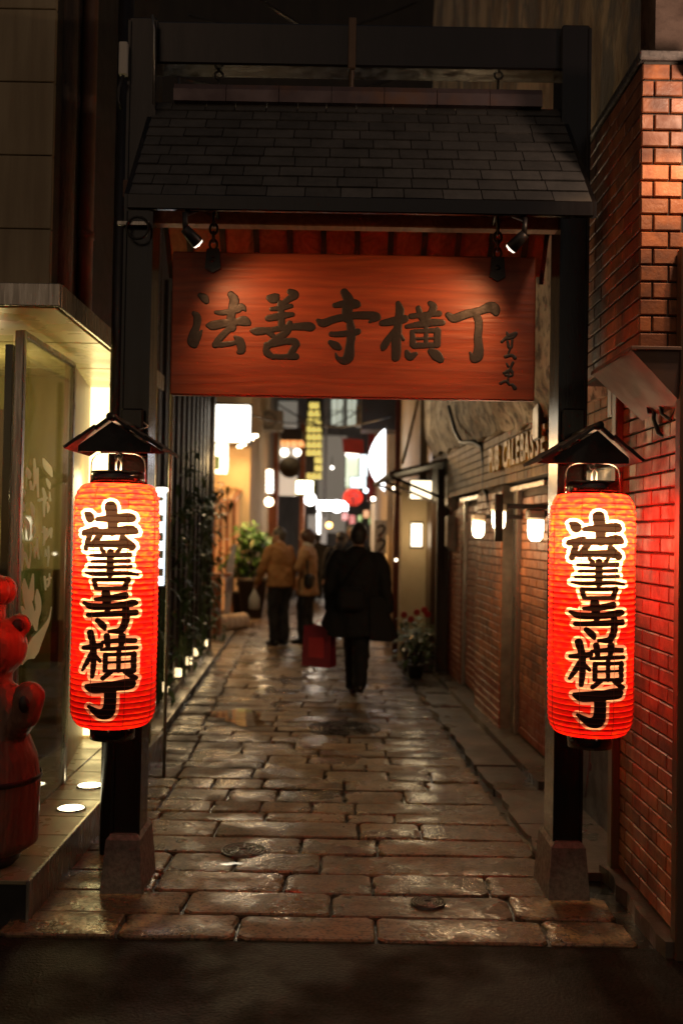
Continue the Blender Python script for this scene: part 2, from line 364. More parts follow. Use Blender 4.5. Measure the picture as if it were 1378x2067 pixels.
def tool_marks(m, dist, sc):
    n, l = m.node_tree.nodes, m.node_tree.links; p = n['Principled BSDF']
    geo = n.new('ShaderNodeNewGeometry'); v = n.new('ShaderNodeTexVoronoi'); v.inputs['Scale'].default_value = sc
    mp = n.new('ShaderNodeMapping'); mp.inputs['Scale'].default_value = (1,1,.45); l.new(geo.outputs['Position'], mp.inputs[0]); l.new(mp.outputs[0], v.inputs['Vector'])
    bp = n.new('ShaderNodeBump'); bp.inputs['Distance'].default_value = dist; l.new(v.outputs['Distance'], bp.inputs['Height'])
    old = p.inputs['Normal'].links[0].from_node; l.new(old.outputs[0], bp.inputs['Normal']); l.new(bp.outputs[0], p.inputs['Normal'])
tool_marks(MT['redwood'], .006, 40)
MT['redwood'].node_tree.nodes['Principled BSDF'].inputs['Roughness'].default_value = .6
# ------------------------------------------------------------------ brush writing: strokes -> signed distance -> mesh
def catmull(st, sub=6):
    st = np.array(st, float)
    if len(st) < 3:
        t = np.linspace(0, 1, sub+1)[:, None]; return st[0]*(1-t) + st[-1]*t
    p = np.vstack([2*st[0]-st[1], st, 2*st[-1]-st[-2]]); out = []
    for i in range(1, len(p)-2):
        for k in range(sub):
            t = k/sub
            q = .5*((2*p[i]) + (-p[i-1]+p[i+1])*t + (2*p[i-1]-5*p[i]+4*p[i+1]-p[i+2])*t*t + (-p[i-1]+3*p[i]-3*p[i+1]+p[i+2])*t**3)
            out.append(q)
    out.append(st[-1]); return np.array(out)
def sdf(strokes, X, Y):
    D = np.full(X.shape, 1e6)
    for st in strokes:
        q = catmull(st)
        for a, b in zip(q[:-1], q[1:]):
            d = b[:2]-a[:2]; L = max(float(d@d), 1e-9)
            t = np.clip(((X-a[0])*d[0]+(Y-a[1])*d[1])/L, 0, 1)
            dist = np.hypot(X-(a[0]+t*d[0]), Y-(a[1]+t*d[1])) - np.maximum(a[2]+(b[2]-a[2])*t, 1.0)
            D = np.minimum(D, dist)
    return D
def ink_mesh(strokes, step, rough=0.0, seed=0):
    "filled outline of the strokes in their own units: vertices, faces and boundary edges"
    allp = np.vstack([np.array(s, float) for s in strokes]); w = allp[:, 2].max() + 2*step
    xs = np.arange(allp[:, 0].min()-w, allp[:, 0].max()+w, step); ys = np.arange(allp[:, 1].min()-w, allp[:, 1].max()+w, step)
    X, Y = np.meshgrid(xs, ys); D = sdf(strokes, X, Y)
    if rough:
        D = D + rough*(np.sin(X*.11+seed)*np.sin(Y*.13+2*seed) + .6*np.sin(X*.31+Y*.05)*np.sin(Y*.27))
    vid = {}; V = []; Fc = []
    def corner(i, j):
        k = (i, j)
        if k not in vid: vid[k] = len(V); V.append((xs[j], ys[i], D[i, j]))
        return vid[k]
    def cross(i0, j0, i1, j1):
        k = (i0, j0, i1, j1) if (i0, j0) < (i1, j1) else (i1, j1, i0, j0)
        if k not in vid:
            t = D[i0, j0]/(D[i0, j0]-D[i1, j1])
            vid[k] = len(V); V.append((xs[j0]+(xs[j1]-xs[j0])*t, ys[i0]+(ys[i1]-ys[i0])*t, 0.0))
        return vid[k]
    ii, jj = np.nonzero(np.minimum(np.minimum(D[:-1,:-1], D[1:,:-1]), np.minimum(D[:-1,1:], D[1:,1:])) < 0)
    for i, j in zip(ii, jj):
        cs = [(i, j), (i, j+1), (i+1, j+1), (i+1, j)]; poly = []
        for k in range(4):
            a, b = cs[k], cs[(k+1) % 4]
            if D[a] < 0: poly.append(corner(*a))
            if (D[a] < 0) != (D[b] < 0): poly.append(cross(*a, *b))
        if len(poly) >= 3: Fc.append(tuple(poly))
    cnt = {}
    for f in Fc:
        for a, b in zip(f, f[1:]+f[:1]): cnt[(a, b)] = 1
    edge = [(a, b) for (a, b) in cnt if (b, a) not in cnt]
    return V, Fc, edge

# ================================================================== SETTING: ground
road = B().add([(-40,-30,-.014),(40,-30,-.014),(40,3.972,-.014),(-40,3.972,-.014)], [(0,1,2,3)])
road.build('road', MT['asphalt'], None, kind='structure')
ground = B().add([(-60,-40,-.12),(60,-40,-.12),(60,140,-.12),(-60,140,-.12)], [(0,1,2,3)])
ground.build('ground', MT['joint'], None, kind='structure')
pave = B().add([A(-1.9,3.96,-.022),A(1.95,3.96,-.022),A(1.95,60,-.022),A(-1.9,60,-.022)], [(0,1,2,3)])
pavement = pave.build('alley_pavement', MT['joint'], None, kind='structure')
# front lip of the paving above the road

def stone_mesh(w, d, rr, drop=.05):
    "worn paving stone with a ragged outline, top at z=0, centred"
    hw, hd = w/2, d/2; c = min(.026, d*.1)
    o = []
    def side(x0, y0, x1, y1, n):
        L = math.hypot(x1-x0, y1-y0); nx, ny = -(y1-y0)/L, (x1-x0)/L
        for k in range(n):
            t = k/n; e = rr.uniform(0,.006)
            if rr.random() < .06: e += rr.uniform(.006,.02)
            o.append((x0+(x1-x0)*t+nx*e, y0+(y1-y0)*t+ny*e))
    j = lambda: c*rr.uniform(.4,1.5)
    c1, c2, c3, c4 = j(), j(), j(), j(); nl, ns = 6, 4
    side(-hw+c1,-hd,hw-c2,-hd,nl); o.append((hw-c2,-hd)); side(hw,-hd+c2,hw,hd-c3,ns); o.append((hw,hd-c3)); side(hw-c3,hd,-hw+c4,hd,nl); o.append((-hw+c4,hd)); side(-hw,hd-c4,-hw,-hd+c1,ns); o.append((-hw,-hd+c1))
    b = B(); n = len(o)
    i1 = [(x*(1-.007/hw), y*(1-.007/hd)) for x, y in o]; i2 = [(x*(1-.035/hw), y*(1-.03/hd)) for x, y in o]
    vs = [(x,y,-drop) for x,y in o] + [(x,y,-.009) for x,y in o] + [(x,y,-.0015+rr.uniform(-.0012,.001)) for x,y in i1] + [(x,y,rr.uniform(-.0012,.0016)) for x,y in i2] + [(0,0,rr.uniform(-.003,.002))]
    fs = [(r*n+k, r*n+(k+1)%n, (r+1)*n+(k+1)%n, (r+1)*n+k) for r in range(3) for k in range(n)] + [(3*n+k, 3*n+(k+1)%n, 4*n) for k in range(n)]
    b.add(vs, fs); me = b.mesh('paving_stone'); me.polygons.foreach_set('use_smooth', [False]*(3*n)+[True]*n); return me
sr = random.Random(5)
y = 3.975; rows = []
while y < 24:
    d = sr.uniform(.18,.29) if y < 11 else sr.uniform(.26,.34)
    rows.append((y, d)); y += d
manholes = [(G(491,1717), .112, 'small round iron cover with a patterned lid on the near paving'), (G(863,1822), .075, 'tiny round iron valve cover at the front edge of the paving'), (G(694,1470), .30, 'large round iron manhole cover behind the wet middle of the alley')]
far_stones = B(); count = 0
for y0, d in rows:
    left = -1.075; right = 1.18
    if y0 < 5.35: left = -1.19; right = 1.36 if y0 < 4.3 else 1.2
    xs = [left]
    if y0 >= 5.35: xs.append(-.80 + sr.uniform(-.02,.02))
    while True:
        w = sr.uniform(.30,.80) if y0 < 5.4 else sr.uniform(.24,.62)
        if xs[-1] + w > right - .3: break
        xs.append(xs[-1] + w)
    xs.append(right)
    for a, b_ in zip(xs[:-1], xs[1:]):
        w = b_-a; gap = sr.uniform(.004,.010)
        me_w, me_d = w-gap, d-gap
        cpos = A((a+b_)/2, y0+d/2, sr.uniform(-.006,.004))
        rot = Matrix.Translation(cpos) @ Matrix.Rotation(sr.uniform(-.010,.010), 4, 'X') @ Matrix.Rotation(sr.uniform(-.006,.006), 4, 'Y')
        if count < 290 and y0 < 15:
            obj('paving_stone', stone_mesh(me_w, me_d, sr), MT['stone'], pavement, rot); count += 1
        else:
            me = stone_mesh(me_w, me_d, sr)
            far_stones.add([rot @ v.co for v in me.vertices], [tuple(p.vertices) for p in me.polygons]); bpy.data.meshes.remove(me)
far_stones.build('distant_paving_stones', MT['stone'], pavement, False, kind='stuff')
for c, r_, lab in manholes:
    t = thing('manhole_cover', lab, 'manhole', (c.x, c.y, 0), 'iron covers in the paving')
    b = B(); b.lathe([(r_*1.02,-.05),(r_*1.02,.004),(r_*.95,.008),(r_*.93,.003),(.001,.003)], (c.x,c.y,0), 36); b.build('lid', MT['cast_iron'], t, True)
    for q in (.25,.45,.62,.8):
        bb = B(); bb.lathe([(r_*q-.006,.003),(r_*q-.004,.008),(r_*q+.004,.008),(r_*q+.006,.003)], (c.x,c.y,0), 30, False); bb.build('raised_ring', MT['cast_iron'], t, True)
    for k in range(8):
        a = k*PI/4
        bb = B(); bb.box((r_*.3,-.005,.002),(r_*.88,.005,.0075), Matrix.Translation((c.x,c.y,0)) @ Matrix.Rotation(a,4,'Z')); bb.build('rib', MT['cast_iron'], t)

# right concrete strip along the pub: broken slabs with an irregular edge
b = B(); sr2 = random.Random(9)
strip = thing('side_footpath', 'damp concrete footpath strip between the paving and the pub', 'footpath', A(1.4,8)); del strip['label'], strip['category']
strip['kind'] = 'structure'
ys = [4.75]
while ys[-1] < 12.4: ys.append(ys[-1] + sr2.uniform(.55,1.1))
for i in range(len(ys)-1):
    e0 = 1.20+sr2.uniform(0,.03); e1 = 1.20+sr2.uniform(0,.03); zt = .005+sr2.uniform(0,.018)
    q = [A(e0,ys[i]+.01,0),A(1.72,ys[i]+.01,0),A(1.72,ys[i+1]-.01,0),A(e1,ys[i+1]-.01,0)]
    # ragged inner edge
    n = 6; edge = [A(e1+(e0-e1)*k/n+sr2.uniform(-.015,.03), ys[i+1]-.01+(ys[i]+.01-ys[i+1]+.01)*k/n, 0) for k in range(1,n)]
    bb = B(); bb.prism(q+edge, (0,0,-.06), (0,0,zt)); bb.build('slab', MT['concrete'], strip)
# doorstep in front of the pub
stp = B(); stp.prism([A(1.50,6.3,0),A(1.74,6.3,0),A(1.74,12.0,0),A(1.50,12.0,0)], (0,0,.0), (0,0,.07)); stp.build('step', MT['concrete'], strip)
# left gutter kerb strip: low dark kerb with a wet edge
kerb = thing('left_kerb', 'x', 'x', A(-1.15,8)); del kerb['label'], kerb['category']; kerb['kind'] = 'structure'
y = 5.9
while y < 13.3:
    L = sr2.uniform(.7,1.0)
    bb = B(); q = [A(-1.27,y+.006,0),A(-1.095,y+.006,0),A(-1.095,y+L-.006,0),A(-1.27,y+L-.006,0)]
    bb.prism(q, (0,0,-.05), (0,0,.055+sr2.uniform(-.004,.004))); bb.build('kerb_stone', MT['concrete'], kerb); y += L
# steel tube standing in for the bright wet line along the kerb
bb = B(); bb.tube([A(-1.088,6.4,.052),A(-1.088,13.0,.052)], .007, 6); bb.build('kerb_glint', MT['steel'], kerb)
# forecourt on the left beyond the timber wall
fc = B(); fc.prism([A(-1.10,13.3,0),A(-1.10,20.2,0),A(-3.2,20.2,0),A(-3.2,13.3,0)], (0,0,-.05), (0,0,.012)); fc.build('forecourt', MT['concrete'], None, kind='structure')

# ================================================================== bricks
def unit_brick(w, h, t, ch=.004):
    b = B()
    vs = [(-w/2,-t,-h/2),(w/2,-t,-h/2),(w/2,-t,h/2),(-w/2,-t,h/2), (-w/2,-ch,-h/2),(w/2,-ch,-h/2),(w/2,-ch,h/2),(-w/2,-ch,h/2), (-w/2+ch,0,-h/2+ch),(w/2-ch,0,-h/2+ch),(w/2-ch,0,h/2-ch),(-w/2+ch,0,h/2-ch)]
    fs = [(0,1,5,4),(1,2,6,5),(2,3,7,6),(3,0,4,7),(4,5,9,8),(5,6,10,9),(6,7,11,10),(7,4,8,11),(8,9,10,11)]
    b.add(vs, fs); return b.mesh('brick')
def brick_slots(o, u, n, width, height, bw, bh, joint, rr, off=.5, skip=None):
    "positions of bricks laid in running bond on a face: matrices with a width factor"
    out = []; v = Vector((0,0,1)); rows = int(height/(bh+joint))
    for r in range(rows):
        z = (r+.5)*(bh+joint); x = -(bw+joint)*off if r % 2 else 0.0
        while x < width:
            a, c = max(x, 0)+joint/2, min(x+bw+joint, width)-joint/2
            if c-a > .02:
                if not skip or not skip((a+c)/2, z):
                    p = o + u*((a+c)/2) + v*z + n*rr.uniform(-.0015,.0012)
                    out.append((p, u, n, v, (c-a)/bw))
            x += bw+joint
    return out
def lay(slots, me, mat, root, name='brick'):
    for p, u, n, v, f in slots:
        obj(name, me, mat, root, frame(p, u*f, n, v))
def lay_joined(slots, me, mat, root, name):
    b = B()
    for p, u, n, v, f in slots:
        m = frame(p, u*f, n, v); b.add([m @ q.co for q in me.vertices], [tuple(q.vertices) for q in me.polygons])
    return b.build(name, mat, root, kind='stuff')
AL = Vector((YAW, 1, 0)).normalized()       # along the alley
AN = Vector((-1, YAW, 0)).normalized()      # from the right wall into the alley

# ------------------------------------------------------------------ right near shop: overhanging brick pier over a brick wall
BH, BW, JT = .060, .227, .0075
shop = thing('brick_corner_shop', 'brick-tiled corner shop with an overhanging upper pier beside the right gate post', 'building', (1.6,4.3,0))
WX = 1.33
b = B(); b.box((WX+.012,3.93,-.1),(3.2,4.72,2.42)); b.build('wall_core', MT['mortar'], shop)
slots = brick_slots(Vector((WX,3.925,.06)), Vector((0,1,0)), Vector((-1,0,0)), .80, 2.36, BW, BH, JT, rng)
brick_me = unit_brick(BW, BH, .014)
lay(slots, brick_me, MT['brick'], shop)
b = B(); b.cbox((WX-.02,3.86,-.08),(WX+.15,3.925,2.75), .006); b.build('corner_trim', MT['brownpanel'], shop)
for k in range(27):
    bb = B(); bb.cbox((WX+.152,3.90,-.02+k*.085),(3.2,3.926,-.02+k*.085+.082), .008); bb.build('shutter_slat', MT['grey_box'], shop)
b = B(); b.cbox((WX+.152,3.87,2.28),(3.2,3.925,2.72), .01); b.build('shutter_box', MT['brownpanel'], shop)
b = B(); b.cbox((WX-.035,4.722,-.05),(WX+.16,4.80,2.62), .006); b.build('door_jamb', MT['brownpanel'], shop)
b = B(); b.cbox((WX-.012,4.80,1.9),(WX+.05,4.85,2.62), .004); b.build('tile_edge_strip', MT['cream_tile'], shop)
# raised plinth of rough concrete along the wall foot
b = B(); prr = random.Random(3); pts = []
for k in range(11):
    yy = 3.88+k*.09; pts.append((WX-.045-prr.uniform(0,.03), yy, 0))
b.prism([(WX+.05,3.88,0)]+pts[::1]+[(WX+.05,4.78,0)], (0,0,-.08), (0,0,.05)); b.build('plinth', MT['concrete'], shop)
# upper overhanging pier
PX = 1.165; PZ0, PZ1, PY0, PY1 = 2.345, 3.52, 3.93, 4.60
b = B(); b.box((PX+.012,PY0+.012,PZ0),(2.6,PY1+.25,PZ1)); b.build('pier_core', MT['mortar'], shop)
half_me = unit_brick(.108, BH, .014)
sl = brick_slots(Vector((PX,PY0,PZ0+.01)), Vector((1,0,0)), Vector((0,-1,0)), .182, PZ1-PZ0-.02, .108, BH, JT, rng, .55)
lay(sl, half_me, MT['brick'], shop)
sl = brick_slots(Vector((PX,PY0+.004,PZ0+.01)), Vector((0,1,0)), Vector((-1,0,0)), PY1-PY0+.24, PZ1-PZ0-.02, BW, BH, JT, rng)
lay(sl, brick_me, MT['brick'], shop)
b = B(); b.cbox((PX-.012,PY0-.014,PZ1-.008),(2.6,PY1+.26,PZ1+.03), .006); b.build('coping', MT['granite'], shop)
b = B(); b.cbox((PX+.187,PY0-.03,2.2),(PX+.30,PY0+.05,3.6), .006); b.build('side_pilaster', MT['cream'], shop)
# folded metal hood beneath the pier
hb = B()
yA, yB = PY0-.055, PY1-.12; zA = PZ0-.003
top = [Vector((PX-.045,yA,zA)), Vector((PX+.30,yA,zA)), Vector((PX+.30,yB,zA)), Vector((PX-.045,yB,zA))]
low = [Vector((PX+.17,yA+.02,zA-.215)), Vector((PX+.30,yA+.02,zA-.215)), Vector((PX+.30,yB,zA-.215)), Vector((PX+.17,yB-.05,zA-.215))]
hb.add(top+low, [(0,1,5,4),(0,4,7,3),(3,7,6,2),(4,5,6,7)])
hb.build('hood', MT['hoodpaint'], shop)
b = B(); b.cbox((PX-.05,yA-.012,zA-.002),(PX+.31,yA+.006,zA+.014), .003); b.build('hood_lip', MT['hoodpaint'], shop)
b = B(); b.box((PX-.052,yA+.004,zA-.002),(PX-.04,yB,zA+.012)); b.build('hood_side_lip', MT['hoodpaint'], shop)
# cables looped beneath the hood
b = B(); c0 = Vector((1.32,4.18,2.14))
b.tube([c0+Vector(q) for q in ((0,.06,.16),(0,.05,.06),(-.005,.03,-.03),(.005,0,-.09),(.02,-.06,-.115),(.03,-.14,-.09),(.03,-.18,-.03))], .009, 8)
b.build('looped_cable', MT['cable'], shop, True)
b = B(); b.tube([c0+Vector(q) for q in ((0,-.03,.14),(-.01,-.04,.05),(-.005,-.08,-.02),(.01,-.14,-.05),(.02,-.20,0))], .007, 8); b.build('thin_cable', MT['cable'], shop, True)
b = B(); b.tube([c0+Vector(q) for q in ((-.02,.08,.2),(-.015,.07,.1),(-.012,.06,.0))], [.022,.02,.012], 10); b.build('cable_gland', MT['cable'], shop, True)
# junction box and thin bracket further in
b = B(); b.cbox((1.30,4.82,2.2),(1.36,4.9,2.42), .006); b.build('junction_box', MT['brownpanel'], shop)

# wash lamp on the pier, its black head just at the edge of the picture
wl_ = thing('wash_lamp', 'black wall-wash lamp on an arm beside the overhanging brick pier', 'lamp', (1.46,3.72,3.28))
b = B(); b.lathe([(.05,-.06),(.055,-.02),(.045,.05),(.02,.07),(.002,.072)][::1], (1.47,3.66,3.34), 18, False); b.build('lamp_head', MT['black'], wl_, True)
b = B(); b.tube([(1.47,3.66,3.40),(1.43,3.70,3.47),(1.36,3.80,3.47),(1.355,3.93,3.45)], .02, 8); b.build('bracket', MT['black'], wl_, True)
b = B(); b.ball((1.47,3.66,3.31), .022, 12, 8); b.build('bulb', E('wash_bulb', (1,.62,.3), 30), wl_, True)
lamp('wash_light', 'SPOT', (1.47,3.64,3.262), 17, (1,.56,.27), wl_, .02, to=(1.22,3.93,2.62), size=R(85), blend=.35)
lamp('plaster_fill', 'POINT', (1.44,3.52,3.42), 16, (1,.68,.48), wl_, .03)  # added fill outside the lamp head, brightens the pink plaster above
# wire bracket and pale conduit on the coping
b = B(); b.tube([P(1300,165,4.15),P(1310,145,4.15),P(1335,135,4.15),P(1365,140,4.15),P(1380,165,4.15)], .006, 8); b.tube([P(1302,163,4.15),P(1330,172,4.13),P(1380,168,4.1)], .006, 8)
single(b, 'wire_loop', MT['cable'], 'bent black wire loop lying on top of the brick pier', 'wire', smooth=True)

# ------------------------------------------------------------------ the pub on the right
SW = 1.68
pub = thing('pub_building', 'brick-tiled pub with a stained rough stucco upper floor overhanging the alley', 'building', A(2.0,8.5))
b = B(); b.prism([A(SW+.02,4.85,0),A(SW+.02,12.4,0),A(4.2,12.4,0),A(4.2,4.85,0)], (0,0,-.1), (0,0,2.5)); b.build('wall_core', MT['mortar_pale'], pub)
all_slots = []
def pub_face(s, y0, y1, z0, z1):
    L = (y1-y0)*math.sqrt(1+YAW*YAW)
    return brick_slots(A(s, y0, z0), AL, AN, L, z1-z0, BW, BH, JT, rng)
ymap = lambda px, s=SW: s/((px-689.0)/FPX - YAW)
doors = [(ymap(1108), ymap(1052)), (ymap(981), ymap(943))]
pil = [(ymap(1034)-.05, ymap(984)), (ymap(940), 12.35)]
faces = [(SW, 6.25, doors[0][0]), (SW-.10, pil[0][0], pil[0][1]), (SW-.04, pil[1][0], pil[1][1])]
pub_slots = []
pub_slots += pub_face(SW, doors[0][0], doors[0][1], .09, 1.96)
pub_slots += pub_face(SW-.10, pil[0][0], pil[0][1], .02, 2.0)
pub_slots += pub_face(SW, doors[1][0], doors[1][1]+.0, .09, 1.96)
pub_slots += pub_face(SW-.04, pil[1][0], pil[1][1], .02, 2.0)
pub_slots.sort(key=lambda q: (q[0].y if 1 else 0)*1.0 - (.0 if abs(q[0].z-1.2) < .8 else -3.0))
lay(pub_slots[:285], brick_me, MT['brick2'], pub)
lay_joined(pub_slots[285:], brick_me, MT['brick2'], pub, 'distant_bricks')
for y0, y1, s in ((pil[0][0], pil[0][1], SW-.10), (pil[1][0], pil[1][1], SW-.04)):
    b = B(); b.prism([A(s+.012,y0+.004,0),A(s+.012,y1-.004,0),A(SW+.03,y1-.004,0),A(SW+.03,y0+.004,0)], (0,0,-.05), (0,0,2.02)); b.build('pilaster_core', MT['mortar_pale'], pub)
for (y0, y1) in doors:
    d = B(); d.prism([A(SW-.03,y1+.02,0),A(SW-.03,y1+.075,0),A(SW+.01,y1+.075,0),A(SW+.01,y1+.02,0)], (0,0,.08), (0,0,1.99)); fr = d.build('door_frame', MT['steel'], pub)
    d = B(); d.prism([A(SW-.03,y1+.12,0),A(SW-.03,y1+.165,0),A(SW+.01,y1+.165,0),A(SW+.01,y1+.12,0)], (0,0,.08), (0,0,1.99)); d.build('door_stile', MT['steel'], pub)
    d = B(); d.prism([A(SW-.016,y1+.078,0),A(SW-.016,y1+.117,0),A(SW+.012,y1+.117,0),A(SW+.012,y1+.078,0)], (0,0,.08), (0,0,1.99)); d.build('door_gap', MT['black'], pub)
    d = B(); d.prism([A(SW-.05,y0-.03,0),A(SW-.05,y1+.2,0),A(SW+.01,y1+.2,0),A(SW+.01,y0-.03,0)], (0,0,1.965), (0,0,2.0)); d.build('door_lintel', MT['steel'], pub)
# fascia of cream tiles above the doors
b = B(); b.prism([A(SW-.12,4.86,0),A(SW-.12,12.35,0),A(SW+.05,12.35,0),A(SW+.05,4.86,0)], (0,0,2.02), (0,0,2.55)); b.build('fascia', MT['mortar'], pub)
tile_me = unit_brick(.108, .06, .012, .003)
ft = brick_slots(A(SW-.13,4.9,2.015), AL, AN, 6.0, .55, .108, .062, .006, rng, 0.0)
ft += brick_slots(A(SW-.01,6.1,1.2), AL, AN, .6, .8, .108, .062, .006, rng, 0.0)
ft.sort(key=lambda q: q[0].y)
lay(ft[:280], tile_me, MT['cream_tile'], pub, 'fascia_tile'); lay_joined(ft[280:], tile_me, MT['cream_tile'], pub, 'distant_fascia_tiles')
# flat black panel standing in for the shade of the doorway recess
b = B(); b.prism([A(SW-.02,4.9,0),A(SW-.02,6.1,0),A(SW+.02,6.1,0),A(SW+.02,4.9,0)], (0,0,0), (0,0,2.0)); b.build('doorway_shade', MT['black'], pub)
# upper overhang: lumpy stucco wall
OS = 1.40
def rough_wall(name, mat, s_of, y0, y1, z0f, z1, ny, nz, amp, parent, seed):
    rr = random.Random(seed); b = B(); vs = []; nn = ny+1
    from mathutils import noise as mn
    for i in range(nz+1):
        for k in range(ny+1):
            y = y0+(y1-y0)*k/ny; z0 = z0f(y); z = z0+(z1-z0)*(i/nz)**1.6
            bul = .10*math.exp(-((z-z0)/.16)**2)
            nval = mn.noise(Vector((y*1.7, z*1.7, seed)))*amp + mn.noise(Vector((y*6, z*6, seed+3)))*amp*.4
            s = s_of(y)+bul*1.0 + nval
            vs.append(A(s, y, z + (mn.noise(Vector((y*3, 0, seed+9)))*.05 if i == 0 else 0)))
    fs = [(i*nn+k, i*nn+k+1, (i+1)*nn+k+1, (i+1)*nn+k) for i in range(nz) for k in range(ny)]
    # soffit and far end
    o = len(vs)
    for k in range(ny+1):
        y = y0+(y1-y0)*k/ny; vs.append(A(2.6, y, z0f(y)+.03))
    fs += [(k, o+k, o+k+1, k+1) for k in range(ny)]
    e = len(vs); vs += [A(2.6,y1,z0f(y1)), A(2.6,y1,z1)]
    fs.append(tuple([ny+i*nn for i in range(nz+1)]+[e+1, e]))
    b.add(vs, fs); return b.build(name, mat, parent, True)
z0f = lambda y: 2.34 + .035*(y-5.4)
rough_wall('stucco_wall', MT['stucco'], lambda y: OS+.02, 5.0, 12.1, z0f, 3.5, 90, 18, .03, pub, 2)
rough_wall('weathered_wall', MT['weather'], lambda y: OS+.06, 4.40, 12.0, lambda y: 3.45, 9.0, 60, 30, .025, pub, 5)
b = B(); b.box((PX+.205,4.42,3.3),(2.9,4.9,7.0)); b.build('plaster_return', MT['pinkplaster'], pub)
# cable running along the stucco's foot, then down
b = B(); b.tube([P(905,820,9.6),P(918,870,9.4),P(930,893,9.2),P(955,893,8.9),P(975,900,8.75),P(980,940,8.7),P(979,990,8.7),P(985,1003,8.6),P(990,1040,8.6)], [.018,.02,.022,.026,.035,.035,.03,.02,.016], 10); b.build('fat_cable', MT['cable'], pub, True)
b = B(); b.tube([P(985,985,8.5),P(1005,975,8.4),P(1020,980,8.2),P(1024,1005,8.2),P(1024,1040,8.2),P(1022,1470,8.2)], [.028,.034,.034,.032,.03,.03], 10); b.build('drain_pipe', MT['grey_box'], pub, True)
# thin wires on the wall beside the board
b = B(); b.tube([P(1104,415,6.0),P(1107,450,6.0),P(1118,520,6.0),P(1114,600,6.0),P(1110,720,6.0)], .006, 6); b.build('thin_wire', MT['cable'], pub, True)

# sign of the pub: gold letters
sg = thing('pub_letter_sign', 'gold capital letters of the pub name on the cream tiled fascia', 'sign', A(SW-.14,7.5,2.2))
yfar, ynear = ymap(990, SW-.14), ymap(1106, SW-.14)
text = 'PUB CALEBASSE'; n = len(text)
for i, ch in enumerate(text):
    if ch == ' ': continue
    cu = bpy.data.curves.new('letter', 'FONT'); cu.body = ch; cu.size = .27; cu.extrude = .012; cu.align_x = 'CENTER'; cu.offset = .006
    yy = yfar + (ynear-yfar)*(i+.5)/n
    z = 2.235-.095
    tmp = bpy.data.objects.new('letter_outline', cu); me = bpy.data.meshes.new_from_object(tmp); bpy.data.objects.remove(tmp)
    me.materials.clear()
    obj('letter', me, MT['gold'], sg, frame(A(SW-.155, yy, z), -AL*.82, Vector((0,0,1)), AN))
# old floodlight frame above the sign
b = B(); b.cbox((0,0,0),(.16,.2,.24), .01, Matrix.Translation(P(1085,885,6.4))); b.tube([P(1105,870,6.3),P(1122,880,6.2),P(1112,905,6.2),P(1122,925,6.2)], .012, 6)
fl = single(b, 'floodlight_box', MT['black'], 'small black unlit flood lamp box above the gold pub letters', 'lamp')

# wall lamps of the pub
def pub_lamp(px, py, s, label, power):
    y = s/((px-689.0)/FPX - YAW); c = P(px, py, y)
    t = thing('wall_lamp', label, 'lamp', c, 'glass wall lamps on the pub')
    k = y/9.0*.001
    b = B(); b.lathe([(.024,-.066),(.042,-.045),(.048,.0),(.048,.058),(.001,.059)], c, 16); b.build('glass_shade', E('lamp_glass_%d' % px, (1,.80,.50), 9), t, True)
    b = B(); b.cbox(tuple(c+Vector((-.052,-.052,.061))), tuple(c+Vector((.052,.052,.12))), .01); b.build('lamp_cap', MT['grey_box'], t)
    b = B(); b.box(tuple(c+Vector((.05,-.02,.08))), tuple(c+Vector((.42,.02,.115)))); b.build('arm', MT['black'], t)
    lamp('wall_light', 'POINT', c+Vector((-.07,-.05,-.03)), power, (1,.66,.34), t, .06)
pub_lamp(1080, 1070, 1.34, 'right of the three bright wall lamps beside the near pub door', 2.5)
pub_lamp(965, 1068, 1.34, 'left of the three bright wall lamps beside the far pub door', 13)
pub_lamp(1006, 1050, 1.34, 'middle wall lamp of the pub half hidden by a hanging dark plank', 8)
b = B(); c = P(1006,1045,6.7); b.cbox((c.x-.026,c.y-.02,c.z-.16),(c.x+.026,c.y+.02,c.z+.16), .004)
single(b, 'hanging_plank', MT['timber'], 'narrow dark plank hanging in front of the middle pub lamp', 'plank')
# meter boxes
for k, (y0_, y1_) in enumerate(((959,1030),(1042,1112))):
    c = P(915,(y0_+y1_)/2,10.9); h = (y1_-y0_)/FPX*10.9
    t = thing('meter_box', ('upper' if k == 0 else 'lower') + ' grey enamelled meter box on the far pub pier', 'meter box', c, 'meter boxes on the pub pier')
    b = B(); b.prism([(c.x-.08,c.y-.1,c.z-h*.36),(c.x-.02,c.y-.1,c.z-h/2),(c.x+.09,c.y-.1,c.z-h/2),(c.x+.09,c.y-.1,c.z+h/2),(c.x-.08,c.y-.1,c.z+h/2)], (0,0,0), (0,.25,0)); b.build('case', MT['grey_box'], t)
    b = B(); b.cbox((c.x-.05,c.y-.115,c.z-.06),(c.x+.05,c.y-.102,c.z+.09), .004); b.build('cover', MT['grey_box'], t)
    b = B(); b.tube([(c.x+.02,c.y,c.z-h/2),(c.x+.02,c.y,c.z-h/2-.2)], .015, 8); b.build('conduit', MT['cable'], t, True)

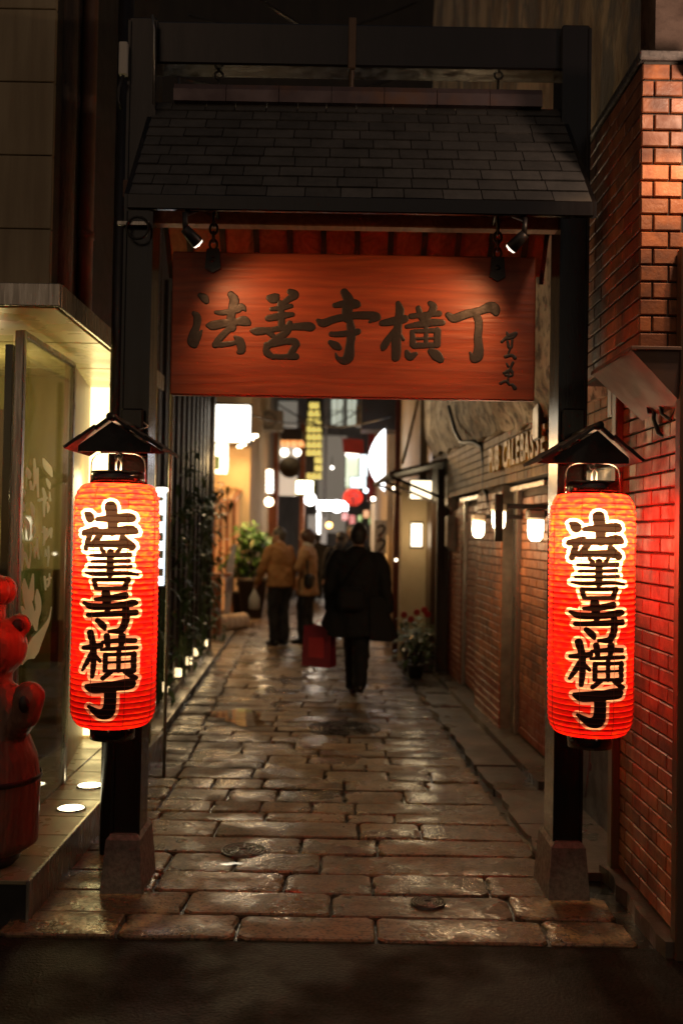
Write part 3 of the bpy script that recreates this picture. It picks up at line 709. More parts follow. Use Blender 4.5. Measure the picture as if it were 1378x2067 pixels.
# entrance next door: post, awning, lit sign, panel
def px_box(px0, py0, px1, py1, y, depth, mat, name, label=None, cat=None, parent=None, ch=.01, group=None):
    "a box facing the camera at depth y"
    a = P(px0, py1, y); c = P(px1, py0, y)
    b = B(); b.cbox((a.x, y, a.z), (c.x, y+depth, c.z), ch)
    if parent is not None: return b.build(name, mat, parent)
    o = b.build(name, mat); o['label'] = label; o['category'] = cat
    if group: o['group'] = group
    return o
bar = thing('bar_entrance', 'timber framed bar entrance with a plank awning beyond the pub', 'building', A(1.6,12.0))
b = B(); c = P(888,1370,11.3); b.cbox((c.x-.065,11.24,-.02),(c.x+.065,11.36,2.36), .008); b.build('post', MT['timber'], bar)
b = B(); w0, w1 = A(1.0,11.0,2.40), A(1.05,13.0,2.40)
for k in range(9):
    y = 10.9+k*.27
    bb = B(); bb.prism([A(.92,y,2.27),A(1.66,y,2.46),A(1.66,y,2.49),A(.92,y,2.30)], (0,.006,0), (0,.262,0)); bb.build('awning_board', MT['timber'], bar)
b = B(); b.tube([A(.94,10.85,2.275),A(.94,13.4,2.275)], .028, 8); b.build('awning_beam', MT['timber'], bar)
for k in range(3):
    y = 11.2+k*.95
    bb = B(); bb.tube([A(.95,y,2.27),A(1.62,y,2.0)], .02, 6); bb.build('brace', MT['timber'], bar)
a0 = P(810,1000,12.9); a1 = P(863,1000,12.9)
b = B(); b.cbox((a0.x,12.9,-.02),(a1.x+.02,13.05,2.3), .006); b.build('wall_panel', MT['plaster'], bar)
b = B(); b.prism([A(1.58,12.42,0),A(1.58,13.0,0),A(3.4,13.0,0),A(3.4,12.42,0)], (0,0,0), (0,0,7.5)); b.build('side_wall', MT['brownpanel'], bar)
b = B(); b.tube([P(874,1250,12.6),P(869,1160,12.6)], .022, 8); b.build('light_tube', E('tube_w', (1,.9,.75), 6), bar)
box = thing('lit_box_sign', 'glowing white box sign under the plank awning', 'sign', P(850,1007,12.3))
px_box(828,971,877,1006,12.3,.12,E('box_w', (1,.84,.55), 2.6),'face',parent=box,ch=.004); px_box(826,969,879,1008,12.312,.12,MT['black'],'frame',parent=box)
nl = thing('niche_lamp', 'small upright white lamp panel on the cream wall beyond the pub', 'lamp', P(840,1105,12.86))
px_box(829,1057,852,1103,12.86,.03,E('niche_w', (1,.86,.6), 3),'diffuser',parent=nl,ch=.006); px_box(827,1054,854,1106,12.872,.03,MT['black'],'frame',parent=nl)
lamp('niche_light', 'POINT', P(838,1080,12.55), 3.5, (1,.76,.42), nl, .05)
lamp('box_light', 'POINT', P(845,1015,12.0), 7, (1,.76,.42), box, .1)

# ================================================================== LEFT: glass fronted shop
PT = .16                                   # platform height
lshop = thing('glass_shop', 'cream panelled shop with a lit canopy and a glass front at the left edge', 'building', (-2.2,5.0,0))
b = B(); b.box((-4.5,4.12,-.1),(-1.262,7.3,PT-.012)); b.build('platform', MT['black'], lshop)
for i in range(10):
    for k in range(8):
        x1 = -1.256-k*.305; y0 = 4.115+i*.31
        if x1 < -2.6: continue
        bb = B(); bb.cbox((x1-.30,y0,PT-.02),(x1,y0+.305,PT), .004); bb.build('floor_tile', MT['floor_tile'], lshop)
b = B(); b.cbox((-1.262,4.105,-.06),(-1.245,7.3,PT+.004), .003); b.build('platform_edge', MT['steel'], lshop)
GX = -1.55
MT['olive'] = M('olive_wall', (.44,.40,.15), (.30,.26,.09), scale=1.8, rough=.6, stretch=(2,2,.5))
MT['wallbrown'] = M('brown_wall', (.30,.19,.09), (.22,.13,.06), scale=3, rough=.5, stretch=(3,3,.4))
# glass panes and mullions
def pane(lo, hi): 
    b = B(); b.box(lo, hi); return b.build('glass_pane', MT['pane'], lshop)
pane((GX-.004,4.80,PT),(GX+.004,5.66,2.53)); pane((-3.2,4.762,PT),(GX-.04,4.770,2.53))
for (x, y, w) in ((GX,4.76,.022),(GX,5.68,.016)):
    b = B(); b.cbox((x-w,y-w,PT),(x+w,y+w,2.55), .004); b.build('mullion', MT['steel'], lshop)
b = B(); b.cbox((GX-.015,4.78,2.53),(GX+.015,5.68,2.56), .004); b.build('glass_rail', MT['steel'], lshop)
b = B(); b.cbox((GX-.10,4.83,PT+.01),(GX-.06,4.87,2.5), .004); b.build('inner_post', MT['brownpanel'], lshop)
# interior
b = B(); b.add([(-3.4,6.4,PT),(-1.715,6.4,PT),(-1.715,6.4,2.59),(-3.4,6.4,2.59)], [(0,1,2,3)]); b.build('inner_wall', MT['olive'], lshop)
b = B(); b.add([(-2.45,4.8,PT),(-2.45,6.4,PT),(-2.45,6.4,2.6),(-2.45,4.8,2.6)], [(0,1,2,3)]); b.build('inner_side_wall', MT['cream'], lshop)
b = B(); b.box((-2.40,5.2,PT),(-2.0,6.1,1.15)); b.build('counter', MT['brownpanel'], lshop)
b = B(); b.box((-2.4,6.25,1.75),(-2.05,6.38,2.35)); b.build('shelf_unit', MT['brownpanel'], lshop)
b = B(); b.box((-1.95,6.1,.75),(-1.76,6.36,1.35)); b.build('green_cabinet', M('green_cabinet', (.16,.2,.04),(.1,.13,.03),scale=4,rough=.4), lshop)
b = B(); b.cbox((-2.28,5.75,1.30),(-2.20,5.83,1.55), .02); b.build('counter_lamp', E('shop_lamp', (1,.85,.6), 9), lshop)
b = B(); b.lathe([(.10,-.05),(.03,.05),(.002,.052)], (-2.0,5.3,2.30), 16); b.build('pendant_shade', MT['cream'], lshop, True)
lamp('pendant_light', 'POINT', (-2.0,5.5,2.22), 11, (1,.75,.38), lshop, .06)
# olive end panel and return beyond the glass
b = B(); b.prism([(-1.575,5.70,PT),(-1.76,6.925,PT),(-1.79,6.925,PT),(-1.60,5.70,PT)], (0,0,0), (0,0,2.43)); b.build('end_panel', MT['wallbrown'], lshop)
b = B(); b.box((-1.80,6.95,PT),(-1.58,7.0,2.62)); b.build('lit_panel', MT['plaster'], lshop)
b = B(); b.box((-1.80,6.93,.18),(-1.60,6.948,2.60)); b.build('light_strip', E('strip_y', (1,.80,.34), 3.5), lshop)
lamp('strip_glow', 'POINT', (-1.60,6.55,1.9), 8, (1,.78,.35), lshop, .1)
# canopy
b = B(); b.cbox((-4.5,4.40,2.60),(-1.27,6.95,2.68), .004); b.build('canopy', MT['cream'], lshop)
b = B(); b.cbox((-4.5,4.385,2.59),(-1.262,4.402,2.69), .003); b.build('canopy_front_trim', MT['steel'], lshop)
b = B(); b.cbox((-1.272,4.40,2.585),(-1.255,6.95,2.69), .003); b.build('canopy_side_trim', MT['steel'], lshop)
for k in range(3):
    bb = B(); bb.cbox((-4.4,4.42+k*.82,2.586),(-1.29,4.42+k*.82+.80,2.598), .003); bb.build('soffit_panel', M('soffit_%d' % k, (.58,.52,.26),(.50,.45,.22),scale=3,rough=.24,rough2=.34) if k == 0 else bpy.data.materials['soffit_0'], lshop)
# wall above the canopy
b = B(); b.box((-4.5,4.82,2.68),(-1.445,7.5,6.2)); b.build('upper_core', MT['mortar'], lshop)
k = 0; z = 2.70
while z < 6.1:
    for j in range(3):
        x1 = -1.432-j*.95
        bb = B(); bb.cbox((x1-.944,4.80,z),(x1,4.83,z+.355), .003); bb.build('wall_panel', MT['cream'], lshop)
    z += .36
# round rough column, drain pipes and conduits down the side wall
def vpipe(px, y, r, mat, name, label, cat, z0=0.0, z1=7.0, group='pipes on the left side wall', br=True, lean=0):
    p = P(px, 900, y); t = thing(name, label, cat, (p.x, p.y, z0), group)
    b = B(); b.tube([(p.x, p.y, z0),(p.x, p.y, (z0+z1)/2),(p.x, p.y, z1)], r, 14); b.build('pipe', mat, t, True)
    if br:
        for z in np.arange(z0+.5, z1, 1.35):
            bb = B(); bb.lathe([(r,-.02),(r+.006,-.018),(r+.006,.018),(r,.02)], (p.x,p.y,float(z)), 14, False); bb.build('clip', mat, t, True)
    return p
MT['bark'] = M('rough_post', (.13,.085,.06), (.055,.038,.03), scale=6, rough=.7, bump=.012, bscale=14, stretch=(3,3,.5), detail=8)
pc = P(112,700,5.05)
b = B(); b.tube([(pc.x,pc.y,2.69),(pc.x,pc.y,4.0),(pc.x+.004,pc.y,5.5),(pc.x,pc.y,7.0)], [.076,.078,.076,.075], 18)
single(b, 'rough_column', MT['bark'], 'rough dark timber column above the lit canopy beside the cream wall', 'column', smooth=True)
vpipe(163,5.35,.042,MT['hoodpaint'],'drain_pipe','brown drain pipe right of the rough dark column','pipe',2.69)
vpipe(240,6.5,.022,MT['redpipe'],'drain_pipe','thin red-brown pipe behind the left gate post','pipe',2.69)
# dark side building between shop and timber wall
dk = thing('dark_side_building', 'tall unlit dark building rising behind the left gate post', 'building', (-2.5,9,0))
b = B(); b.prism([(-1.66,7.0,0),A(-1.42,7.0,0),A(-1.42,13.2,0),A(-4,13.2,0),(-4.5,7.0,0)], (0,0,-.1), (0,0,5.6)); b.build('wall', MT['darkwall'], dk)
for kz in (3.2, 4.5):
    for ky in (8.2, 10.2, 12.0):
        f = B(); f.prism([A(-1.415,ky,kz),A(-1.415,ky+.9,kz),A(-1.415,ky+.9,kz+.8),A(-1.415,ky,kz+.8)], (0,0,0), (.02,0,0)); f.build('window', MT['black'], dk)

# timber slat wall with bamboo
tw = thing('timber_slat_wall', 'dark vertical timber slat screen along the left of the alley', 'fence', A(-1.3,10))
b = B(); b.prism([A(-1.41,7.1,0),A(-1.33,7.1,0),A(-1.33,13.2,0),A(-1.41,13.2,0)], (0,0,-.05), (0,0,3.9)); b.build('backing', MT['darkwall'], tw)
y = 7.15; k = 0
while y < 13.2:
    w = .10 if k % 3 else .16; pr = .035 if k % 3 else .08
    bb = B(); bb.prism([A(-1.33,y,0),A(-1.33+pr,y,0),A(-1.33+pr,y+w,0),A(-1.33,y+w,0)], (0,0,.02), (0,0,3.85)); bb.build('slat', MT['timber'], tw); y += w+.022; k += 1
b = B(); b.prism([A(-1.33,7.1,0),A(-1.20,7.1,0),A(-1.20,13.25,0),A(-1.33,13.25,0)], (0,0,-.02), (0,0,.12)); b.build('plinth', MT['concrete'], tw)
b = B(); pe = P(429,1100,13.15); b.cbox((pe.x-.09,13.1,-.02),(pe.x+.0,13.24,4.2), .008); b.build('end_post', MT['timber'], tw)

# foot lamps along the timber wall
fl_px = [(310,1443),(338,1412),(364,1377),(385,1350),(401,1333),(417,1312)]
ords = ['nearest small square foot lamp at the base of the timber screen','second small square foot lamp from the left gate post','third small foot lamp along the timber screen','fourth small foot lamp along the timber screen','fifth small foot lamp along the timber screen','farthest small foot lamp at the end of the timber screen']
for i, (px, py) in enumerate(fl_px):
    # on the plinth: alley offset -1.24
    y = 1.235/((689.0-px)/FPX + YAW); c = A(-1.235, y, .12)
    t = thing('foot_lamp', ords[i], 'lamp', c, 'foot lamps along the timber screen')
    b = B(); b.cbox((c.x-.042,c.y-.03,.165),(c.x+.042,c.y+.03,.245), .006); b.build('shade', E('foot_%d' % i, (1,.74,.38), 1.9), t)
    b = B(); b.box((c.x-.012,c.y-.012,.10),(c.x+.012,c.y+.012,.165)); b.build('stake', MT['black'], t)
    lamp('foot_light', 'POINT', (c.x+.08, c.y-.03, .19), .45, (1,.68,.33), t, .03)

# leaves
def leaves(b, c, n, spread, size, rr, droop=.5, up=.0, wide=.16):
    for _ in range(n):
        p = Vector(c) + Vector((rr.gauss(0,spread[0]), rr.gauss(0,spread[1]), rr.gauss(0,spread[2])))
        d = Vector((rr.uniform(-1,1), rr.uniform(-1,1), rr.uniform(-1,.35)*droop+up)).normalized(); L = size*rr.uniform(.6,1.35)
        sd = d.cross(Vector((rr.uniform(-.4,.4),rr.uniform(-.4,.4),1))).normalized()*L*wide
        dn = Vector((0,0,-1))*L*.12
        b.add([p, p+d*L*.4+sd, p+d*L+dn*1.6, p+d*L*.4-sd, p+d*L*.45+Vector((0,0,L*.04))], [(0,1,4),(1,2,4),(2,3,4),(3,0,4)])
def bamboo(name, label, base, h, rr, n=220, sp=.2):
    t = thing(name, label, 'bamboo', base, 'bamboo plants against the timber screen'); base = Vector(base)
    for k in range(5):
        q = base + Vector((rr.uniform(-.06,.06), rr.uniform(-.3,.3), 0)); ln = Vector((rr.uniform(-.02,.1), rr.uniform(-.12,.12), 0))
        bb = B(); bb.tube([q + ln*(i/6)**2 + Vector((0,0,h*i/6)) for i in range(7)], [.011-.0011*i for i in range(7)], 6); bb.build('stem', MT['leaf'], t, True)
    b = B()
    for k in range(16):
        leaves(b, base+Vector((rr.uniform(-.02,.16), rr.uniform(-.35,.35), h*rr.uniform(.12,1.0))), n//16, (.07,.12,.12), .13, rr, .9)
    b.build('foliage', MT['leaf'], t, kind='stuff')
lr = random.Random(21)
bamboo('bamboo_plant','bamboo plant with thin drooping leaves at the far end of the timber screen', A(-1.20,12.2,.12), 2.1, lr, 260)
bamboo('bamboo_plant','bamboo plant before the middle of the timber screen', A(-1.22,10.4,.12), 2.3, lr, 260)
bamboo('bamboo_plant','dim bamboo plant beside the lit menu case', A(-1.24,8.9,.12), 1.9, lr, 160)

# lit menu case behind the left lantern
mc = thing('menu_case', 'glowing white menu case on the wall behind the left lantern', 'menu case', P(322,1185,7.25))
px_box(300,992,333,1182,7.25,.06,E('menu_w', (.82,.92,1.0), 2.3),'light_panel',parent=mc,ch=.004)
px_box(298,984,337,992,7.235,.09,E('menu_top', (1,.95,.88), 3.5),'top_tube',parent=mc); px_box(333.5,992,337,1188,7.235,.09,MT['black'],'frame',parent=mc); px_box(298,1182,337,1188,7.24,.08,MT['black'],'bottom_rail',parent=mc)
for k in range(5):
    px_box(303,1003+k*36,330,1003+k*36+lr.randint(8,20),7.243,.004,M('menu_card_%d' % k, (.12,.16,.2),(.3,.3,.28),scale=22,rough=.5),'menu_card',parent=mc,ch=.001)

# slim pipes between left post and sign board
for px, y, r, lab in ((345,6.3,.011,'slim shiny pipe at the left edge of the hanging board'),(315,6.8,.008,'very thin bright conduit right of the left gate post'),(297,6.9,.03,'dark drain pipe directly behind the left gate post')):
    vpipe(px, y, r, MT['steel'] if r < .02 else MT['black'], 'wall_pipe', lab, 'pipe', 0.05, 4.5, br=(r > .02))
b = B(); pp = P(222,1500,5.0); b.tube([(pp.x,pp.y,-.02),(pp.x,pp.y,4.4)], .040, 16)
single(b, 'standing_pipe', MT['black'], 'glossy black standpipe on the left side of the left gate post', 'pipe', smooth=True)

# in-floor uplights
for px, py, lab in ((144,1633,'nearer round uplight set in the shop platform'),(182,1587,'farther round uplight set in the shop platform')):
    c = G(px, py, PT); t = thing('floor_uplight', lab, 'lamp', c, 'round uplights in the shop platform')
    b = B(); b.lathe([(.066,.001),(.066,.006),(.001,.0065)], c, 28); b.build('lens', E('uplight_%d' % px, (1,.88,.55), 9), t, True)
    b = B(); b.lathe([(.067,.001),(.067,.008),(.076,.008),(.076,.001)], c, 28, False); b.build('ring', MT['steel'], t, True)
    lamp('uplight', 'SPOT', c+Vector((0,0,.02)), 24, (1,.80,.28), t, .04, to=c+Vector((-.25,.10,2)), size=R(58), blend=.8)

# ================================================================== THE GATE
gate = thing('roofed_gate', 'dark roofed gate of two posts and a shingled gable spanning the alley', 'gate', (0.05,4.55,0))
GY = 4.50
def post(pxb, side):
    x = P(pxb, 1080, GY).x
    b = B(); b.cbox((x-.062,GY,.12),(x+.062,GY+.20,3.95), .006); b.build('post', MT['postwood'], gate)
    # flange strips giving the post its stepped section
    for dx in (-.064, .056):
        bb = B(); bb.box((x+dx,GY-.012,.22),(x+dx+.012,GY-.001,3.93)); bb.build('post_flange', MT['postwood'], gate)
    b = B(); lo, hi = .094, .076
    vs = [(x-lo,GY-.07,-.02),(x+lo,GY-.07,-.02),(x+lo,GY+.27,-.02),(x-lo,GY+.27,-.02),(x-hi,GY-.045,.225),(x+hi,GY-.045,.225),(x+hi,GY+.245,.225),(x-hi,GY+.245,.225),(x-hi+.015,GY-.03,.245),(x+hi-.015,GY-.03,.245),(x+hi-.015,GY+.23,.245),(x-hi+.015,GY+.23,.245)]
    b.add(vs, [(0,1,5,4),(1,2,6,5),(2,3,7,6),(3,0,4,7),(4,5,9,8),(5,6,10,9),(6,7,11,10),(7,4,8,11),(8,9,10,11)]); b.build('stone_base', MT['granite'], gate)
    # lantern bracket
    z = P(pxb, 880, GY).z
    b = B(); b.cbox((x-.05,GY-.05,z-.03),(x+.05,GY-.013,z+.12), .008); b.build('bracket_block', MT['postwood'], gate)
    return x
XL = post(266, -1); XR = post(1150, 1)
zb0, zb1 = P(725,128,GY).z, P(725,42,GY).z
b = B(); b.cbox((XL-.0,GY+.03,zb0),(XR+.02,GY+.17,zb1), .008); b.build('top_beam', MT['postwood'], gate)
# second lower beam carrying the roof
b = B(); b.cbox((XL+.05,GY+.05,3.02),(XR-.05,GY+.13,3.12), .006); b.build('lower_beam', MT['rafter'], gate)
# roof
EY, EZ, RZ, RY = 4.06, 2.965, 3.585, 4.60
exl, exr = P(262,390,EY).x, P(1193,398,EY).x
rxl, rxr = P(316,205,RY).x, P(1126,205,RY).x
sv = Vector((0, RY-EY, RZ-EZ)); SL = sv.length; sv.normalize(); nv = Vector((0, -sv.z, sv.y))
# boards under the shingles (front and back slopes)
def slope(y_eave, name, mat, th, off):
    e = Vector((0, y_eave, EZ)); r = Vector((0, RY, RZ)); d = (r-e).normalized(); nn = Vector((0, -d.z, d.y)) if y_eave < RY else Vector((0, d.z, -d.y))
    nn = nn if nn.z > 0 else -nn
    b = B()
    q = [Vector((exl,0,0))+e, Vector((exr,0,0))+e, Vector((rxr,0,0))+r, Vector((rxl,0,0))+r]
    b.prism(q, nn*(off-th), nn*off); return b.build(name, mat, gate)
slope(EY, 'front_boards', MT['timber'], .022, 0.0); slope(2*RY-EY, 'back_boards', MT['rafter'], .022, 0.0)
# shingles: rows of separate slates on the front slope
nrow = 10; sh_me = {}
gr = random.Random(4)
for r in range(nrow):
    t0, t1 = r/nrow, (r+1.18)/nrow
    if r == nrow-1: t1 = 1.0
    xa = exl+(rxl-exl)*t0; xb = exr+(rxr-exr)*t0; xa1 = exl+(rxl-exl)*min(t1,1); xb1 = exr+(rxr-exr)*min(t1,1)
    x = xa; first = True
    while x < xb-.01:
        w = gr.uniform(.12,.17)*(.55 if first and r % 2 else 1.0); first = False
        x2 = min(x+w, xb)
        if xb-x2 < .05: x2 = xb
        y0 = EY+(RY-EY)*t0; z0 = EZ+(RZ-EZ)*t0; L = SL*(t1-t0)
        a = Vector((x+.002,y0,z0)) + nv*.012; lift = gr.uniform(.004,.008)
        bb = B(); th = .007
        p0, p1 = a+nv*lift, Vector((x2-.002,y0,z0))+nv*(.012+lift)
        q0, q1 = a+sv*L, Vector((x2-.002,y0,z0))+nv*.012+sv*L
        bb.add([p0,p1,q1,q0,p0+nv*th,p1+nv*th,q1+nv*th*.6,q0+nv*th*.6],[(0,3,2,1),(4,5,6,7),(0,1,5,4),(1,2,6,5),(2,3,7,6),(3,0,4,7)])
        bb.build('shingle', MT['shingle'], gate); x = x2
# eave fascia and barge boards
b = B(); b.cbox((exl-.004,EY-.03,EZ-.05),(exr+.004,EY-.002,EZ+.012), .004); b.build('eave_board', MT['postwood'], gate)
for xe, xr_ in ((exl, rxl), (exr, rxr)):
    for ye in (EY, 2*RY-EY):
        bb = B(); sgn = -1 if xe < 0 else 1
        bb.prism([(xe,ye,EZ-.05),(xe,ye,EZ+.02),(xr_,RY,RZ+.02),(xr_,RY,RZ-.06)], (0,0,0), (sgn*.022,0,0)); bb.build('barge_board', MT['postwood'], gate)
# rafter ends under the front eave and along the back slope
for k in range(11):
    x = exl+.1+(exr-exl-.2)*k/10
    bb = B(); bb.prism([(x-.014,EY+.005,EZ-.05),(x-.014,EY+.005,EZ-.012),(x-.014,RY-.01,RZ-.03),(x-.014,RY-.01,RZ-.07)], (0,0,0), (.028,0,0)); bb.build('rafter', MT['timber'], gate)
    ye = 2*RY-EY; bb = B(); bb.prism([(x-.014,ye,EZ-.065),(x-.014,ye,EZ-.024),(x-.014,RY+.01,RZ-.034),(x-.014,RY+.01,RZ-.075)], (0,0,0), (.028,0,0)); bb.build('rafter', MT['timber'], gate)
# ridge cap in copper sections
z0r = RZ+.004; nsec = 7; cxl, cxr = P(352,185,RY-.03).x, P(1093,190,RY-.03).x
for k in range(nsec):
    xa = cxl+(cxr-cxl)*k/nsec; xb = cxl+(cxr-cxl)*(k+1)/nsec
    bb = B(); pr = [(-.055,0),( -.055,.055),(-.035,.085),(.035,.085),(.055,.055),(.055,0)]
    bb.prism([(xa+.001,RY+p,z0r+q) for p,q in pr], (0,0,0), (xb-xa-.003,0,0)); bb.build('ridge_cap', MT['copper'], gate)
# hangers between top beam and ridge
def ring(b, c, rmaj, rmin, ax='y', seg=16, s2=6, squash=1.0):
    c = Vector(c); vs = []
    for i in range(seg):
        a = 2*PI*i/seg
        for k in range(s2):
            q = 2*PI*k/s2; rr = rmaj+rmin*math.cos(q)
            if ax == 'y': p = Vector((rr*math.cos(a), rmin*math.sin(q), rr*math.sin(a)*squash))
            elif ax == 'x': p = Vector((rmin*math.sin(q), rr*math.cos(a), rr*math.sin(a)*squash))
            else: p = Vector((rr*math.cos(a), rr*math.sin(a), rmin*math.sin(q)))
            vs.append(c+p)
    b.add(vs, [(i*s2+k, ((i+1)%seg)*s2+k, ((i+1)%seg)*s2+(k+1)%s2, i*s2+(k+1)%s2) for i in range(seg) for k in range(s2)])
for px in (442, 1005):
    c = P(px,152,GY+.09); bb = B(); ring(bb, c, .018, .006, 'y'); bb.tube([c+Vector((0,0,.02)), Vector((c.x,c.y,zb0+.01))], .009, 8); bb.tube([c-Vector((0,0,.018)), Vector((c.x,c.y,z0r+.08))], .006, 8); bb.build('hanger', MT['black'], gate, True)
b = B(); c = P(710,100,GY-.01); b.cbox((c.x-.018,GY+.005,zb0-.02),(c.x+.018,GY+.028,zb1+.02), .004); b.tube([(c.x,GY+.06,zb0),(c.x,GY+.08,z0r+.08)], .012, 8); b.build('centre_tie', MT['brownpanel'], gate)
# electric bits on the left post
b = B(); c = P(249,118,4.46); b.cbox((c.x-.019,GY-.05,c.z-.075),(c.x+.019,GY-.014,c.z+.075), .004); b.build('switch_box', MT['white_plastic'], gate)
b = B(); b.tube([P(249,152,4.44),P(240,180,4.44),P(238,205,4.44),P(246,220,4.46)], .008, 8); b.build('switch_cable', MT['cable'], gate, True)
b = B(); b.tube([P(308,30,4.46),P(312,60,4.46),P(310,210,4.46)], .005, 6); b.build('conduit', MT['steel'], gate, True)
b = B(); b.box((P(236,450,4.45).x,4.46,P(240,453,4.46).z),(P(300,450,4.45).x,4.486,P(240,446,4.46).z)); b.build('metal_strap', MT['steel'], gate)
b = B(); ring(b, P(278,460,4.45), .05, .006, 'y'); b.build('coiled_wire', MT['cable'], gate, True)
b = B(); b.cbox(tuple(P(248,398,4.45)), tuple(P(262,366,4.47)+Vector((0,.01,0))), .002); b.build('notice_plate', MT['hoodpaint'], gate)

# ------------------------------------------------------------------ hanging sign board
BY = 4.42
bl, br_ = P(346,650,BY).x, P(1080,660,BY).x
bz0, bz1 = P(713,803,BY).z, P(713,513,BY).z
sign = thing('hanging_sign_board', 'long reddish wooden board with black brushed characters hanging under the gate roof', 'sign', ((bl+br_)/2,BY,bz0))
TH = .05
TILT = 0.0
bm_ = B(); bm_.cbox((bl,BY,bz0),(br_,BY+TH,bz1), .006); bm_.build('board', MT['board'], sign)
# strokes measured in photo pixels, turned into board metres
def ch_px(strokes, ox, oy, s, k=1.0): return [[(ox+x*s, oy+y*s, w*s*k) for x, y, w in st] for st in strokes]
sA = 380/1378.0
HO = [[(160,130,16),(190,150,26),(205,175,18)], [(115,262,14),(140,290,24),(135,350,24),(110,420,28),(105,470,32),(120,495,22)], [(122,495,20),(150,430,18),(172,390,6)],
 [(385,125,22),(410,165,30),(395,240,28),(385,310,28),(395,370,26)], [(275,255,12),(330,258,18),(430,240,20),(465,215,22),(490,240,10)], [(215,350,12),(260,352,30),(350,335,26),(430,325,24),(480,320,32),(520,340,14)],
 [(370,380,22),(310,440,22),(270,490,20)], [(270,495,20),(350,490,18),(430,475,16)], [(415,435,10),(450,470,28),(465,530,26),(445,545,16)]]
ZEN = [[(665,150,20),(700,155,32),(725,135,14)], [(815,105,20),(850,128,28),(800,165,20),(740,215,18)], [(680,232,14),(750,225,18),(825,210,14)], [(745,190,20),(755,270,22),(755,350,22)],
 [(655,300,20),(740,285,24),(835,272,16)], [(535,390,12),(580,395,26),(680,385,20),(800,365,20),(900,360,26),(960,362,30),(985,365,16)], [(650,405,12),(690,425,18)],
 [(815,335,18),(790,400,24),(720,450,24),(650,505,22)], [(640,490,16),(650,550,24),(690,582,18)], [(690,490,20),(780,470,22),(845,470,24),(865,490,22)], [(865,490,22),(840,530,22),(815,570,18)], [(690,580,18),(780,582,18),(860,580,22)]]
JI = [[(1215,110,26),(1245,170,34),(1235,240,34),(1230,300,28)], [(1145,205,18),(1210,195,24),(1290,195,30),(1325,205,10)], [(1020,315,14),(1060,335,26),(1150,305,24),(1280,280,24),(1380,278,26),(1440,285,28),(1455,300,18),(1400,325,10)],
 [(1120,415,18),(1200,415,20),(1300,400,22),(1320,390,14)], [(1255,325,22),(1265,400,28),(1255,500,28),(1245,580,34),(1210,610,26),(1165,590,14),(1150,555,6)], [(1110,475,14),(1150,500,26),(1175,515,18)]]
YOKO = [[(300,190,16),(315,250,28),(300,350,26),(290,450,30),(285,570,30),(280,595,18)], [(185,335,20),(250,325,26),(340,305,28),(365,300,12)], [(275,390,18),(230,450,20),(200,500,24),(190,525,14)], [(320,420,10),(340,455,12)],
 [(450,225,18),(465,280,20),(490,330,16)], [(535,190,16),(560,220,24),(520,290,20),(490,340,18)], [(395,285,18),(480,275,18),(600,265,20)], [(365,360,14),(460,345,22),(560,330,24),(625,332,20)],
 [(405,400,16),(410,490,22)], [(420,395,14),(560,390,16)], [(590,390,22),(585,490,24)], [(420,502,20),(580,494,18)], [(410,450,9),(590,444,9)], [(505,350,14),(505,500,15)], [(365,545,14),(385,580,26),(430,560,14)], [(540,540,20),(580,570,34),(610,600,24)]]
CHO = [[(665,275,18),(710,300,28),(800,270,28),(900,245,26),(970,220,34),(1005,230,36),(1015,260,22)], [(870,270,22),(890,330,26),(885,430,26),(890,520,30),(880,575,36),(850,595,22),(828,550,8)]]
KAN = [[(1095,400,6),(1110,425,12),(1160,410,12)], [(1110,425,10),(1060,470,10)], [(1090,450,8),(1140,440,10),(1165,415,8)], [(1100,470,8),(1110,510,10),(1130,510,8),(1135,460,8)], [(1085,580,12),(1130,570,10),(1155,590,12)], [(1120,520,8),(1105,560,6)]]
BI = [[(1095,630,6),(1105,650,8)], [(1140,625,10),(1120,670,8)], [(1075,700,10),(1120,680,12),(1135,700,8)], [(1085,715,8),(1130,720,8),(1140,690,6)], [(1110,690,6),(1105,750,8)], [(1050,775,10),(1090,760,10),(1115,785,8)], [(1135,785,10),(1155,810,14)]]
def board_char(strokes, ox, oy, name, rough):
    st = ch_px(strokes, ox, oy, sA, 1.18)
    V, Fc, edge = ink_mesh(st, 1.1, rough)
    vs = []; depth = .0025
    for x, y, d in V:
        p = P(x, y, BY); h = min(depth, .0010 + (-d)*.0008) if d < 0 else .0010
        vs.append((p.x, BY-h, p.z))
    n0 = len(vs); vs += [(v[0], BY+.001, v[2]) for v in vs[:n0]]
    fs = [tuple(f) for f in Fc] + [(b_, a, n0+a, n0+b_) for a, b_ in edge]
    b = B(); b.add(vs, fs); b.build(name, MT['ink'], sign, True)
for st, ox in ((HO,360),(ZEN,360),(JI,360),(YOKO,720),(CHO,720)): board_char(st, ox, 560, 'carved_character', .35)
for st in (KAN, BI): board_char(st, 720, 560, 'signature_character', .2)
